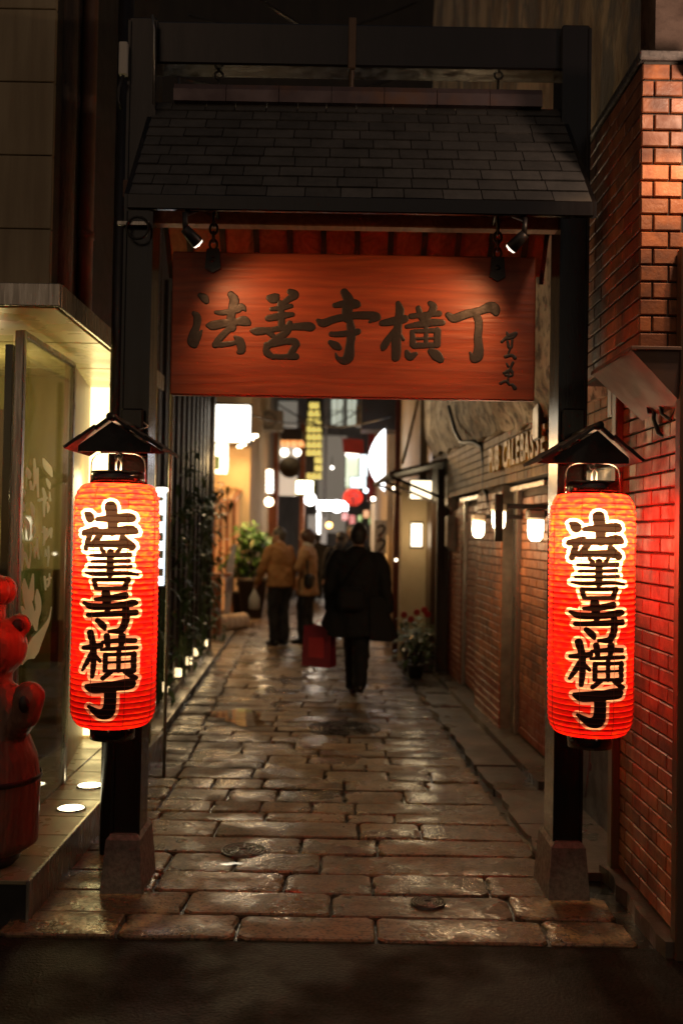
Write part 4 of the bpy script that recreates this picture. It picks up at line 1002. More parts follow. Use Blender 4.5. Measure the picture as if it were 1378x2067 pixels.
# chains and iron shackle plates
for px, t_ in ((431,505),(1003,522)):
    c0 = P(px, t_, BY)
    ch = B()
    for k in range(4):
        bb = B(); cc = c0+Vector((0,-.004,.022+k*.036)); ring(bb, cc, .017, .0055, 'y' if k % 2 == 0 else 'x', 14, 6, 1.35); bb.build('chain_link', MT['black'], sign, True)
    bb = B(); bb.prism([(c0.x-.035,BY,c0.z-.085),(c0.x,BY,c0.z-.105),(c0.x+.035,BY,c0.z-.085),(c0.x+.028,BY,c0.z+.004),(c0.x-.028,BY,c0.z+.004)], (0,-.016,0), (0,-.001,0)); pl = bb.build('iron_plate', MT['black'], sign)
    bb = B(); bb.ball((c0.x,BY-.018,c0.z-.045), (.012,.007,.012), 10, 6); bb.build('bolt', MT['black'], pl, True)
    bb = B(); bb.tube([c0+Vector((0,-.004,.15)), c0+Vector((0,.03,.24)), Vector((c0.x,GY+.08,3.03))], .008, 6); bb.build('hook', MT['black'], sign, True)

# reflector spot lamps beside the chains
for px, py, lab, tx in ((398,490,'left reflector bulb spotlight above the hanging board',-.35),(1032,500,'right reflector bulb spotlight above the hanging board',.55)):
    c = P(px, py, 4.06); t = thing('spot_lamp', lab, 'lamp', c, 'reflector spotlights above the board')
    aim = Vector((tx*.3, BY, 2.27)); d = (aim-c).normalized()
    q = d.to_track_quat('Z','Y').to_matrix().to_4x4(); mw = Matrix.Translation(c) @ q @ Matrix.Scale(.68, 4)
    def tr(b): 
        b.v = [mw @ v for v in b.v]; return b
    tr(B().lathe([(.010,-.012),(.03,-.004),(.036,.006),(.030,.016),(.001,.020)], (0,0,0), 20)).build('lens', E('spot_lens_%d' % px, (1,.86,.68), 1.6, (.9,.9,.9)), t, True)
    tr(B().ball((0,0,.012), .010, 10, 8)).build('filament', E('spot_fil_%d' % px, (1,.85,.6), 30), t, True)
    tr(B().lathe([(.002,-.115),(.03,-.11),(.034,-.06),(.040,-.002),(.037,.004)], (0,0,0), 20, False)).build('housing', MT['black'], t, True)
    bb = B(); bb.tube([c-d*.07, c-d*.08+Vector((0,.02,.06)), c+Vector((0,.08,.17))], .012, 8); bb.build('stem', MT['black'], t, True)
    lamp('spot_light', 'SPOT', c+d*.03, 13, (1,.44,.17), t, .03, to=aim, size=R(125), blend=1.0)

# ------------------------------------------------------------------ lanterns
LT = [  # strokes measured on the left lantern's inscription, 0.329 photo pixel units
 [(165,658,8),(192,680,22),(190,704,8)], [(318,620,28),(330,700,24),(330,765,20)], [(238,692,10),(330,686,18),(425,680,22),(445,690,8)],
 [(158,775,14),(230,756,16)], [(215,768,14),(330,764,16),(430,752,22),(470,768,6)], [(195,785,14),(172,865,12)], [(258,785,14),(222,836,14)], [(205,842,14),(330,836,16),(415,838,20)], [(388,800,14),(440,850,18)],
 [(268,866,10),(285,888,12)], [(377,862,10),(360,888,12)], [(202,906,8),(300,905,11),(432,900,13)], [(212,943,8),(428,936,11)], [(192,978,8),(438,970,10)], [(322,885,18),(322,1015,18)], [(172,1010,6),(240,1016,12),(400,1008,11),(474,1018,8)], [(228,1050,11),(420,1045,11)], [(228,1055,13),(242,1100,12)], [(425,1046,15),(405,1098,13)], [(238,1102,10),(415,1098,11)],
 [(300,1132,22),(312,1215,18)], [(238,1165,8),(330,1156,15),(408,1142,18)], [(168,1190,8),(220,1208,16),(350,1204,15),(450,1187,17),(474,1190,6)], [(198,1260,12),(330,1250,14),(468,1244,15)], [(415,1220,16),(416,1290,18),(390,1345,16),(325,1352,8)], [(256,1290,13),(290,1320,16),(300,1342,7)],
 [(215,1368,20),(235,1450,17),(236,1550,16),(230,1620,12)], [(172,1455,12),(230,1446,15),(278,1436,15)], [(225,1480,13),(195,1540,13),(167,1588,8)], [(252,1500,10),(275,1528,10)], [(312,1382,17),(320,1440,13)], [(398,1382,19),(394,1440,13)], [(288,1416,9),(380,1407,13),(468,1411,13)], [(282,1461,8),(380,1453,11),(478,1452,11)], [(306,1492,13),(306,1580,13)], [(464,1488,14),(464,1588,14)], [(302,1490,9),(468,1486,10)], [(306,1536,7),(464,1532,7)], [(302,1586,9),(468,1582,9)], [(382,1452,12),(382,1585,11)], [(338,1592,13),(293,1630,12)], [(420,1592,13),(474,1634,14)],
 [(195,1682,8),(240,1690,20),(350,1676,20),(438,1667,22),(464,1672,8)], [(338,1690,24),(338,1780,24),(325,1828,26),(280,1838,18),(214,1800,6)]]
def paper_mat():
    m = bpy.data.materials.new('lantern_paper'); m.use_nodes = True
    n, l = m.node_tree.nodes, m.node_tree.links; n.remove(n['Principled BSDF'])
    at = n.new('ShaderNodeAttribute'); at.attribute_name = 'ink'
    def step(a, b):
        r = n.new('ShaderNodeMapRange'); r.inputs[1].default_value = a; r.inputs[2].default_value = b; r.clamp = True; l.new(at.outputs['Fac'], r.inputs[0]); return r.outputs[0]
    geo = n.new('ShaderNodeNewGeometry'); mp = n.new('ShaderNodeMapping'); mp.inputs['Scale'].default_value = (1,1,3); l.new(geo.outputs['Position'], mp.inputs[0])
    nz = n.new('ShaderNodeTexNoise'); nz.inputs['Scale'].default_value = 28; nz.inputs['Detail'].default_value = 6; l.new(mp.outputs[0], nz.inputs['Vector'])
    red = n.new('ShaderNodeMixRGB'); red.inputs[1].default_value = (.72,.0085,.008,1); red.inputs[2].default_value = (.80,.046,.004,1)
    rr = n.new('ShaderNodeMapRange'); rr.inputs[1].default_value = .45; rr.inputs[2].default_value = .70; l.new(nz.outputs[0], rr.inputs[0]); l.new(rr.outputs[0], red.inputs[0])
    m1 = n.new('ShaderNodeMixRGB'); m1.inputs[1].default_value = (.86,.56,.34,1); l.new(step(.0112,.0124), m1.inputs[0]); l.new(red.outputs[0], m1.inputs[2])
    m2 = n.new('ShaderNodeMixRGB'); m2.inputs[1].default_value = (.0045,.0026,.0018,1); l.new(step(-.0006,.0006), m2.inputs[0]); l.new(m1.outputs[0], m2.inputs[2])
    tr = n.new('ShaderNodeBsdfTranslucent'); l.new(m2.outputs[0], tr.inputs[0])
    pr = n.new('ShaderNodeBsdfPrincipled'); l.new(m2.outputs[0], pr.inputs['Base Color']); pr.inputs['Roughness'].default_value = .4
    mx = n.new('ShaderNodeMixShader'); mx.inputs[0].default_value = .25; l.new(tr.outputs[0], mx.inputs[1]); l.new(pr.outputs[0], mx.inputs[2])
    l.new(mx.outputs[0], n['Material Output'].inputs[0]); return m
MT['paper'] = paper_mat()
MT['rib'] = M('lantern_rib', (.16,.012,.01), (.12,.01,.008), rough=.6)
LZ = 4.20
def lantern(px, py0, py1, label, turn, txt_dx):
    c = P(px, (py0+py1)/2, LZ); ztop = P(px, py0, LZ).z; zbot = P(px, py1, LZ).z; H = ztop-zbot
    Rm = 84.0/FPX*LZ*1.0; t = thing('paper_lantern', label, 'lantern', (c.x,LZ,zbot-.06), 'red paper lanterns on the gate posts')
    def prof(f):      # f 0 bottom .. 1 top
        z = zbot+H*f; e = .085
        g = min(f, 1-f)/e
        r = Rm*(1.0 if g >= 1 else .70+.30*math.sqrt(max(0, 1-(1-g)**2)))
        return r*(1.0+.012*math.sin(PI*f)), z
    nr, sub = 44, 8; nrow = nr*sub
    ang = []
    nf, nb = 150, 46
    for k in range(nf): ang.append(-PI/2 - 1.25 + 2.5*k/nf)
    for k in range(nb): ang.append(-PI/2 + 1.25 + (2*PI-2.5)*k/nb)
    na = len(ang); V = np.zeros(((nrow+1)*na, 3)); ink = np.zeros((nrow+1)*na)
    u = LZ/FPX*.3293
    Xs = np.zeros((nrow+1, na)); Ys = np.zeros((nrow+1, na))
    for i in range(nrow+1):
        f = i/nrow; r, z = prof(f); r -= .0042*(1-abs(math.sin(PI*i/sub)))**1.5
        for k, a in enumerate(ang):
            wob = 1+.004*math.sin(3*a+i*.05)
            V[i*na+k] = (c.x+r*wob*math.cos(a), LZ+r*wob*math.sin(a), z)
            da = a+PI/2-turn; da = (da+PI) % (2*PI) - PI
            Xs[i, k] = 320 + (Rm*math.sin(da)/u if abs(da) < PI/2 else 2000); Ys[i, k] = 470 + (ztop-z)/H*1480
    bold = lambda st: (1.30, 2) if st[0][1] < 862 else (1.22, 1) if (1125 < st[0][1] < 1362 ) else (1.4, 3) if st[0][1] > 1645 else (1.15, .5)
    D = sdf([[(x, y, w*bold(st)[0]+bold(st)[1]) for x, y, w in st] for st in LT], Xs, Ys)*u
    F = [(i*na+k, i*na+(k+1)%na, (i+1)*na+(k+1)%na, (i+1)*na+k) for i in range(nrow) for k in range(na)]
    me = bpy.data.meshes.new('paper_body'); me.from_pydata([tuple(p) for p in V], [], F); me.update()
    me.polygons.foreach_set('use_smooth', [True]*len(me.polygons))
    at = me.attributes.new('ink', 'FLOAT', 'POINT'); at.data.foreach_set('value', D.ravel().astype(np.float32))
    body = obj('paper_body', me, MT['paper'], t)
    for i in range(nr+1):
        r, z = prof(i/nr); r -= .0036
        bb = B(); bb.lathe([(r,-.0012),(r+.0014,0),(r,.0012)], (c.x,LZ,z), 40, False); bb.build('rib', MT['rib'], body, True)
    # vertical strings
    for k in range(8):
        a = -PI/2+turn+PI/8+k*PI/4; pts = []
        for i in range(0, 45):
            r, z = prof(i/44); pts.append((c.x+(r+.0008)*math.cos(a), LZ+(r+.0008)*math.sin(a), z))
        bb = B(); bb.tube(pts, .0011, 4, False); bb.build('string', MT['rib'], body)
    # black lacquered rings
    for nm, z0, z1, rr_ in (('top_ring', ztop-.008, ztop+.052, Rm*.625), ('bottom_ring', zbot-.055, zbot+.008, Rm*.52)):
        bb = B()
        if nm == 'top_ring': bb.lathe([(rr_-.006,z0-.0),(rr_,z0),(rr_+.002,(z0+z1)/2),(rr_,z1),(rr_-.006,z1),(rr_-.006,z0)], (c.x,LZ,0), 40, False)
        else: bb.lathe([(.001,z0+.004),(rr_,z0),(rr_+.002,(z0+z1)/2),(rr_,z1)], (c.x,LZ,0), 40, False)
        rg = bb.build(nm, MT['lacquer'], t, True)
        for a in (-PI/2+.05, -PI/2+1.0, -PI/2-1.15):
            q = B(); q.ball((c.x+(rr_+.003)*math.cos(a), LZ+(rr_+.003)*math.sin(a), z0+.014 if nm == 'top_ring' else z1-.018), .005, 8, 6); q.build('rivet', MT['copper'], rg, True)
    bb = B(); bb.lathe([(Rm*.60,0),(Rm*.72,-.004)], (c.x,LZ,ztop), 40, False); bb.build('top_collar', MT['rib'], t, True)
    # wire handle, hook and cord
    ra = Rm*.66; zt = ztop+.01; pts = [(c.x-ra,LZ,zt)]
    for k in range(9):
        q = PI-PI*k/8; pts.append((c.x+ra*.98*math.copysign(abs(math.cos(q))**.5, math.cos(q)), LZ, zt+.075+.048*math.sin(q)))
    pts.append((c.x+ra,LZ,zt))
    bb = B(); bb.tube(pts, .0032, 8); bb.build('wire_handle', MT['steel'], t, True)
    bb = B(); bb.tube([(c.x,LZ,zt+.165),(c.x,LZ,zt+.12)], .006, 8); ring(bb, (c.x,LZ,zt+.108), .013, .005); bb.build('hook', MT['black'], t, True)
    for sx in (-.006,.012):
        bb = B(); bb.tube([(c.x+.002,LZ-.01,zt+.105),(c.x+sx*1.3,LZ-.012,zt+.08),(c.x+sx,LZ-.01,zt+.04)], .004, 8); bb.build('cord', MT['white_plastic'], t, True)
    bz = zbot+H*.835
    bb = B(); bb.tube([(c.x,LZ,bz+.05),(c.x,LZ,bz+.09),(c.x,LZ,ztop+.03)], [.016,.018,.005], 10); bb.build('bulb_socket', MT['lacquer'], t, True)
    lamp('lantern_light', 'POINT', (c.x,LZ-.04,bz), LAN_P, (1,.66,.34), t, .04)
    lamp('lantern_bounce_fill', 'POINT', (c.x,LZ,bz-.55), LAN_P*.05, (1,.55,.34), t, .05)  # no second bulb: added fill for light bounced inside the paper
    return c, ztop, Rm
LAN_P = 48
lanL = lantern(233, 977, 1463, 'red paper lantern with black characters on the left gate post', .08, 0)
lanR = lantern(1192, 997, 1480, 'red paper lantern with black characters on the right gate post', -.09, 0)

# little gabled hoods over the lanterns
def hood(pxa, pya, pxl, pyl, pxr, pyr, label, xpost):
    y0 = 4.03; y1 = 4.44
    apex = P(pxa, pya, y0); le = P(pxl, pyl, y0); re = P(pxr, pyr, y0)
    zl = (le.z+re.z)/2
    t = thing('lantern_hood', label, 'hood', (apex.x, y0, zl), 'small gabled hoods over the lanterns')
    th = .016
    for e in (le, re):
        nb = 3
        for k in range(nb):
            f0, f1 = k/nb, (k+1)/nb
            a = Vector((apex.x,0,apex.z)); b_ = Vector((e.x,0,zl)); d = b_-a; n_ = Vector((-d.z,0,d.x)).normalized(); n_ = n_ if n_.z > 0 else -n_
            p, q = a+d*max(f0-.04,0), a+d*f1
            bb = B(); bb.prism([p+n_*(.004-.0*k+.006*(nb-k)/nb), q+n_*.0+n_*(.002), q+n_*th*.9, p+n_*(th+.004)], (0,y0-.012*(k % 2),0), (0,y1,0)); bb.build('roof_board', MT['hoodblack'], t)
    bb = B(); bb.prism([(apex.x,0,apex.z-.004),(le.x+.05,0,zl+.018),(le.x+.05,0,zl-.006),(re.x-.05,0,zl-.006),(re.x-.05,0,zl+.018)], (0,y0+.02,0), (0,y0+.034,0)); bb.build('gable_board', MT['hoodblack'], t)
    bb = B(); bb.prism([(apex.x,0,apex.z-.004),(le.x+.05,0,zl+.018),(re.x-.05,0,zl+.018)], (0,y1-.03,0), (0,y1-.015,0)); bb.build('gable_board', MT['hoodblack'], t)
    bb = B(); bb.tube([(apex.x,y0-.02,apex.z+.014),(apex.x,y1+.02,apex.z+.014)], .016, 10); bb.build('ridge_pole', MT['hoodblack'], t, True)
    bb = B(); bb.cbox((xpost-.02,4.2,zl+.02),(xpost+.02,GY-.01,zl+.06), .004); bb.cbox((min(xpost,apex.x)-.02,4.2,zl+.022),(max(xpost,apex.x)+.02,4.24,zl+.058), .004); bb.build('support_arm', MT['hoodblack'], t)
    bb = B(); bb.tube([(apex.x+.02,y1,apex.z),(apex.x+.07,y1+.02,apex.z+.02),(xpost,GY-.02,apex.z+.08)], .005, 6); bb.build('wire', MT['steel'], t, True)
    bb = B(); bb.tube([(apex.x+.0,LZ,zl+.03),(apex.x,LZ,lanL[1]+.17 if apex.x < 0 else lanR[1]+.17)], .006, 6); bb.build('hanging_rod', MT['hoodblack'], t, True)
hood(224,848,131,903,326,913,'small dark gabled hood above the left lantern', XL)
hood(1208,866,1095,933,1296,930,'small dark gabled hood above the right lantern', XR)
# cord dangling beneath the right lantern
b = B(); b.tube([P(1190,1485,4.3),P(1189,1530,4.3),P(1186,1560,4.3),P(1180,1610,4.3)], .004, 6); b.ball(P(1190,1548,4.3), (.008,.008,.02), 8, 6)
single(b, 'dangling_cord', MT['copper'], 'thin cord with a knot dangling below the right lantern', 'cord', smooth=True)

# ------------------------------------------------------------------ writing on the shop glass
def frost_mat():
    m = bpy.data.materials.new('frosted_film'); m.use_nodes = True
    n, l = m.node_tree.nodes, m.node_tree.links; p = n['Principled BSDF']
    p.inputs['Base Color'].default_value = (.78,.76,.68,1); p.inputs['Roughness'].default_value = .6
    t = n.new('ShaderNodeBsdfTranslucent'); t.inputs[0].default_value = (.95,.93,.85,1)
    mx = n.new('ShaderNodeMixShader'); mx.inputs[0].default_value = .65; l.new(p.outputs[0], mx.inputs[1]); l.new(t.outputs[0], mx.inputs[2])
    l.new(mx.outputs[0], n['Material Output'].inputs[0]); return m
MT['frost'] = frost_mat()
sG = 160/675.0
GT = [ # column on the right
 [[(372,240,10),(395,290,26),(420,330,28),(445,385,8)], [(400,410,8),(418,450,16),(425,490,6)]],
 [[(338,590,14),(400,570,12)], [(370,490,10),(385,560,16),(378,640,12),(380,725,8)], [(425,520,6),(430,590,12)], [(405,610,8),(415,650,12),(408,695,6)]],
 [[(378,820,12),(385,880,14),(376,970,8)], [(365,860,8),(400,840,10),(380,930,9),(412,880,12),(440,830,10),(438,905,8)]],
 [[(392,1010,8),(392,1060,10)], [(415,985,8),(418,1060,9),(408,1150,5)]],
 [[(382,1240,8),(388,1290,10),(392,1350,8)], [(405,1265,8),(435,1250,8)], [(425,1215,6),(420,1290,10),(408,1325,8)]],
 # middle column
 [[(295,240,8),(300,330,14),(300,430,12),(285,500,8)], [(325,320,8),(322,420,12),(328,560,8)], [(235,315,8),(245,360,24),(255,400,12)], [(262,430,10),(270,490,14)]],
 [[(268,610,8),(280,660,18),(285,750,8)], [(290,800,8),(295,850,16),(292,900,6)], [(320,910,6),(318,990,10),(335,1090,6)], [(300,990,8),(300,1080,6)]],
 # left column
 [[(190,500,6),(212,520,10),(195,580,8),(205,630,10),(205,685,6)]],
 [[(205,740,14),(235,780,18),(248,850,14),(248,920,6)], [(190,830,6),(200,790,10)]],
 [[(195,960,8),(192,1060,14),(190,1190,6)], [(192,1110,8),(215,1040,10),(235,1120,12),(250,1160,8),(265,1040,5),(265,950,4)]],
 # splash drawing
 [[(210,1260,6),(215,1330,24),(240,1450,34),(265,1560,34),(260,1640,22)], [(285,1220,8),(275,1320,20),(262,1430,26)], [(320,1350,6),(325,1430,26),(330,1520,24),(305,1600,28),(310,1690,14)], [(190,1500,10),(215,1560,24),(250,1620,18)],
  [(440,1500,3),(420,1600,10),(370,1700,26),(310,1800,48),(275,1880,50),(230,1930,20),(190,1990,6)], [(300,1760,14),(285,1920,20)]],
]
gw = thing('glass_writing', 'white brushed writing and splash drawing on the shop window', 'lettering', (GX+.006,5.2,.9))
for gl in GT:
    V, Fc, edge = ink_mesh(ch_px(gl, 0, 870, sG), .7, .15)
    vs = []
    for x, y, d in V:
        r_ = ray(x, y); k = (GX+.006)/r_.x; p = Vector((0,0,CAM_H))+r_*k; vs.append(p)
    b = B(); b.add(vs, Fc); b.build('brushed_character', MT['frost'], gw)

# ------------------------------------------------------------------ carved chef bear on the platform
bx_, by_ = -1.515, 4.33
bear = thing('carved_bear_statue', 'carved wooden chef bear statue in a tall hat by the shop window', 'statue', (bx_,by_,PT))
def BP(px, py): return P(px, py, by_)
hc = BP(-12,1306)
S = by_/FPX
b = B()   # body, head, arms as one carving
b.loft([(bx_,by_,PT+.05,.165,.15),(bx_,by_,PT+.09,.225,.20),(bx_,by_,PT+.35,.232,.205),(bx_,by_,PT+.46,.215,.19),(bx_,by_,PT+.62,.150,.135),(bx_,by_,PT+.74,.105,.10),(bx_,by_,PT+.82,.10,.095)], 28)
hz = hc.z
b.ball((bx_,by_,hz), (.162,.15,.140), 28, 18)
b.ball((bx_,by_-.105,hz-.03), (.075,.07,.055), 18, 12)
for sx in (-1, 1):
    b.ball((bx_+sx*.125,by_+.01,hz+.095), (.052,.03,.052), 16, 10)
    b.limb([(bx_+sx*.09,by_-.02,PT+.72),(bx_+sx*.16,by_-.09,PT+.58),(bx_+sx*.205,by_-.13,PT+.66)], [.065,.058,.06], 14)
    b.limb([(bx_+sx*.205,by_-.13,PT+.66),(bx_+sx*.225,by_-.15,PT+.74)], [.06,.066], 14)
body = b.build('carving', MT['redwood'], bear, True)
md = body.modifiers.new('remesh', 'REMESH'); md.mode = 'VOXEL'; md.voxel_size = .011; md.use_smooth_shade = True
# hat
b = B(); hz2 = hz+.12
b.lathe([(.075,hz2-.02),(.068,hz2+.0),(.066,hz2+.07),(.066,hz2+.08)], (bx_,by_,0), 22); b.build('hat_band', MT['redwood'], bear, True)
for k in range(9):
    a = k*2*PI/9; q = B(); q.ball((bx_+.062*math.cos(a),by_+.062*math.sin(a),hz2+.125), (.05,.05,.062), 14, 10); q.build('hat_pleat', MT['redwood'], bear, True)
q = B(); q.ball((bx_,by_,hz2+.15), (.08,.08,.05), 16, 10); q.build('hat_crown', MT['redwood'], bear, True)
dark = M('bear_dark', (.035,.012,.01), (.02,.008,.007), rough=.4)
for sx in (-1,1):
    q = B(); q.ball((bx_+sx*.062,by_-.128,hz+.035), (.018,.012,.024), 10, 8); q.build('eye', dark, bear, True)
    q = B(); q.ball((bx_+sx*.127,by_-.018,hz+.095), (.03,.014,.03), 10, 8); q.build('ear_hollow', dark, bear, True)
    q = B(); q.ball((bx_+sx*.222,by_-.205,PT+.72), (.024,.014,.04), 10, 8); q.build('paw_pad', dark, bear, True)
q = B(); q.ball((bx_,by_-.175,hz-.012), (.035,.016,.024), 12, 8); q.build('nose', dark, bear, True)
q = B(); q.tube([(bx_-.05,by_-.15,hz-.06),(bx_,by_-.168,hz-.078),(bx_+.05,by_-.15,hz-.06)], .009, 8); q.build('mouth', dark, bear, True)
q = B(); q.lathe([(.232,.0),(.236,.006),(.236,.018),(.232,.024)], (bx_,by_,PT+.36), 28, False); q.build('apron_edge', dark, bear, True)
q = B(); q.lathe([(.13,0),(.15,.02),(.15,.055),(.13,.06)], (bx_,by_,PT), 22); q.build('turntable', MT['black'], bear, True)

# ================================================================== PEOPLE
FOLDS = bpy.data.textures.new('cloth_folds', 'CLOUDS'); FOLDS.noise_scale = .13; FOLDS.noise_depth = 3
def person(label, loc, heading, H=1.70, top='cloth_black', top_len=.55, bottom='cloth_dark', hair='short', hairm='hair_black', step=.12, arms=((.05,.0),(.05,.0)), wide=1.0, flare=0.0, look=0.0, legs=True, collar=None, bend=0.0, stance=1.0):
    """arms: for left and right, forward swing and elbow bend in radians; local +y is ahead"""
    k = H/1.70; loc = Vector(loc)
    t = thing('person', label, 'person', loc, 'people in the alley')
    mw = Matrix.Translation(loc) @ Matrix.Rotation(heading, 4, 'Z') @ Matrix.Scale(k, 4)
    def tr(b): b.v = [mw @ v for v in b.v]; return b
    ln = bend
    def up(x, y, z): return Vector((x, y+max(0, z-.95)*ln, z))
    feet = []
    body = B(); trous = B(); shoes = []
    for sx, fy in ((-1, step), (1, -step)):
        hip = Vector((sx*.09*(.5+.5*stance), 0, .90)); ank = Vector((sx*.075*stance, fy, .09+max(0,-fy)*.35)); kn = (hip+ank)/2+Vector((0,.03+abs(fy)*.25,.02))
        body.limb([hip, kn, ank], [.085,.058,.042]); body.limb([ank+Vector((0,-.03,-.04)), ank+Vector((0,.13,-.055))], [.035,.03], 10)
        trous.limb([Vector((sx*.085,0,.93)), hip+Vector((0,0,-.08)), kn, (kn+ank)/2, ank+Vector((0,0,.0))], [.105,.108,.085,.078,.075], 16)
        sh = B(); tl = -.5 if fy < -.08 else 0.0
        sh.limb([ank+Vector((0,-.045,-.048)), ank+Vector((0,.05,-.05)), ank+Vector((0,.15,-.058))], [.042,.043,.035], 14)
        shoes.append(sh)
    trous.loft([(0,0,.80,.15,.10),(0,0,.88,.165,.115),(0,0,.98,.16,.11),(0,0,1.05,.15,.105)], 22)
    body.loft([(0,0,.86,.15,.10),(0,0,1.0,.14,.10),(0,ln*.15,1.15,.14,.10),(0,ln*.35,1.30,.165,.105),(0,ln*.45,1.40,.15,.085),(0,ln*.5,1.445,.08,.06)], 22)
    neck = up(0,-.005,1.44); hd = up(0,.02,1.575)
    body.limb([neck, up(0,.005,1.50)], [.058,.052])
    rot = Matrix.Rotation(look, 3, 'Z')
    body.ball(hd, (.075,.092,.112), 20, 14, rot)
    body.ball(hd+rot @ Vector((0,.035,-.05)), (.055,.06,.06), 14, 10, rot)
    body.limb([hd+rot @ Vector((0,.088,.01)), hd+rot @ Vector((0,.108,-.022))], [.010,.015], 8)      # nose
    body.limb([hd+rot @ Vector((-.022,.092,-.055)), hd+rot @ Vector((.022,.092,-.055))], [.008,.008], 8)   # lips
    for sx in (-1,1):
        body.ball(hd+rot @ Vector((sx*.078,-.005,-.01)), (.012,.02,.032), 10, 8, rot)                 # ears
        body.ball(hd+rot @ Vector((sx*.03,.085,.018)), (.014,.01,.009), 8, 6, rot)                    # brows and eyes
    jac = B()
    z0 = top_len
    w = wide
    jac.loft([(0,0,z0,(.215+flare)*w,.16+flare*.6),(0,0,z0+.02,(.215+flare)*w,.16+flare*.6),(0,0,(z0+1.0)/2,(.205+flare*.6)*w,.15+flare*.3),(0,ln*.06,1.02,.20*w,.14),(0,ln*.2,1.18,.205*w,.14),(0,ln*.35,1.32,.215*w,.135),(0,ln*.44,1.395,.175*w,.11),(0,ln*.49,1.45,.085,.075),(0,ln*.52,1.475,.075,.07)], 28)
    hands = []
    for sx, (sw, eb) in zip((-1,1), arms):
        sh_ = up(sx*.19*w, 0, 1.375); d1 = Vector((sx*.20, math.sin(sw), -math.cos(sw))).normalized(); el = sh_+d1*.28
        d2 = Vector((sx*.06, math.sin(sw+eb), -math.cos(sw+eb))).normalized(); wr = el+d2*.25
        body.limb([sh_, el, wr], [.05,.042,.028]); jac.limb([sh_+Vector((-sx*.02,0,-.01)), sh_+d1*.12, el, (el+wr)/2, wr-d2*.01], [.075,.076,.066,.06,.055], 16)
        # hand: palm, four fingers, thumb
        pm = wr+d2*.05; sd = Vector((0,1,0)) if abs(d2.y) < .8 else Vector((0,0,1)); sd = (sd-d2*sd.dot(d2)).normalized(); nr = d2.cross(sd)*sx
        body.limb([wr, pm-sd*.02, pm+d2*.04-sd*.015], [.026,.024,.02], 10); body.limb([wr, pm+sd*.02, pm+d2*.04+sd*.018], [.026,.024,.018], 10)
        for q, L in ((-.03,.06),(-.010,.075),(.011,.08),(.031,.072)):
            r0 = pm+d2*.04+sd*q; m1_ = r0+d2*L*.5-nr*.006; tip = m1_+d2*L*.35-nr*.025; body.limb([r0, m1_, tip], [.0105,.0095,.008], 8)
        th = pm+sd*.03; body.limb([th-d2*.02, th+sd*.022+d2*.02-nr*.01, th+sd*.026+d2*.05-nr*.02], [.013,.011,.009], 8)
        hands.append(mw @ (pm+d2*.05))
    def rm(o, v):
        m_ = o.modifiers.new('remesh','REMESH'); m_.mode = 'VOXEL'; m_.voxel_size = v; m_.use_smooth_shade = True
        s_ = o.modifiers.new('smooth','SMOOTH'); s_.iterations = 3; s_.factor = .5; return o
    rm(tr(body).build('body', MT['skin'], t, True), .011)
    for nm_, bb_, mm_ in (('jacket', jac, top), ('trousers', trous, bottom)):
        o_ = rm(tr(bb_).build(nm_, MT[mm_], t, True), .016)
        ds = o_.modifiers.new('folds', 'DISPLACE'); ds.texture = FOLDS; ds.texture_coords = 'GLOBAL'; ds.strength = .05; ds.mid_level = .5
    for sh in shoes: tr(sh).build('shoe', MT['shoe'], t, True)
    hb = B()
    if hair == 'short':
        hb.ball(hd+rot @ Vector((0,-.015,.022)), (.086,.100,.105), 20, 14, rot); hb.ball(hd+rot @ Vector((0,-.045,-.03)), (.072,.06,.07), 16, 10, rot)
    else:
        hb.ball(hd+rot @ Vector((0,-.018,.015)), (.105,.115,.115), 20, 14, rot); hb.ball(hd+rot @ Vector((0,-.04,-.045)), (.10,.085,.08), 16, 10, rot)
    rm(tr(hb).build('hair', MT[hairm], t, True), .014)
    # hair must leave the face free
    if collar:
        cb = B(); cb.loft([(0,ln*.49,1.43,.095,.085),(0,ln*.5,1.47,.085,.078),(0,ln*.52,1.50,.075,.07)], 18); tr(cb).build('collar', MT[collar], t, True)
    return t, mw, hands
# man in black walking away
mx, my = .175, 9.85
pm_, mwm, hm = person('person in a long black coat walking away with a red bag', (mx,my,0), R(2), 1.72, 'cloth_black', .60, 'cloth_black', 'short', 'hair_black', .26, ((.15,.05),(-.25,.25)), 1.12, .05, 0.0, stance=.25)
# coat tail blown to the right, built as a thick folded panel
b = B(); pts = []
def cp(x, y, z): return mwm @ Vector((x, y, z))
b.add([cp(.10,-.16,.98),cp(.24,-.12,.98),cp(.40,-.10,.60),cp(.33,-.16,.56),cp(.12,-.21,.57), cp(.10,.02,.98),cp(.24,.02,.98),cp(.38,.03,.60),cp(.32,.03,.56),cp(.12,.02,.57)], [(0,1,2,3,4),(9,8,7,6,5),(0,5,6,1),(1,6,7,2),(2,7,8,3),(3,8,9,4),(4,9,5,0)])
b.build('coat_tail', MT['cloth_black'], pm_)
b = B(); b.add([cp(-.12,-.2,.98),cp(-.25,-.1,.98),cp(-.36,-.08,.72),cp(-.25,-.17,.60),cp(-.12,-.21,.60), cp(-.12,.02,.98),cp(-.25,.02,.98),cp(-.34,.03,.72),cp(-.25,.03,.60),cp(-.12,.02,.60)], [(0,1,2,3,4),(9,8,7,6,5),(0,5,6,1),(1,6,7,2),(2,7,8,3),(3,8,9,4),(4,9,5,0)])
b.build('coat_tail', MT['cloth_black'], pm_)
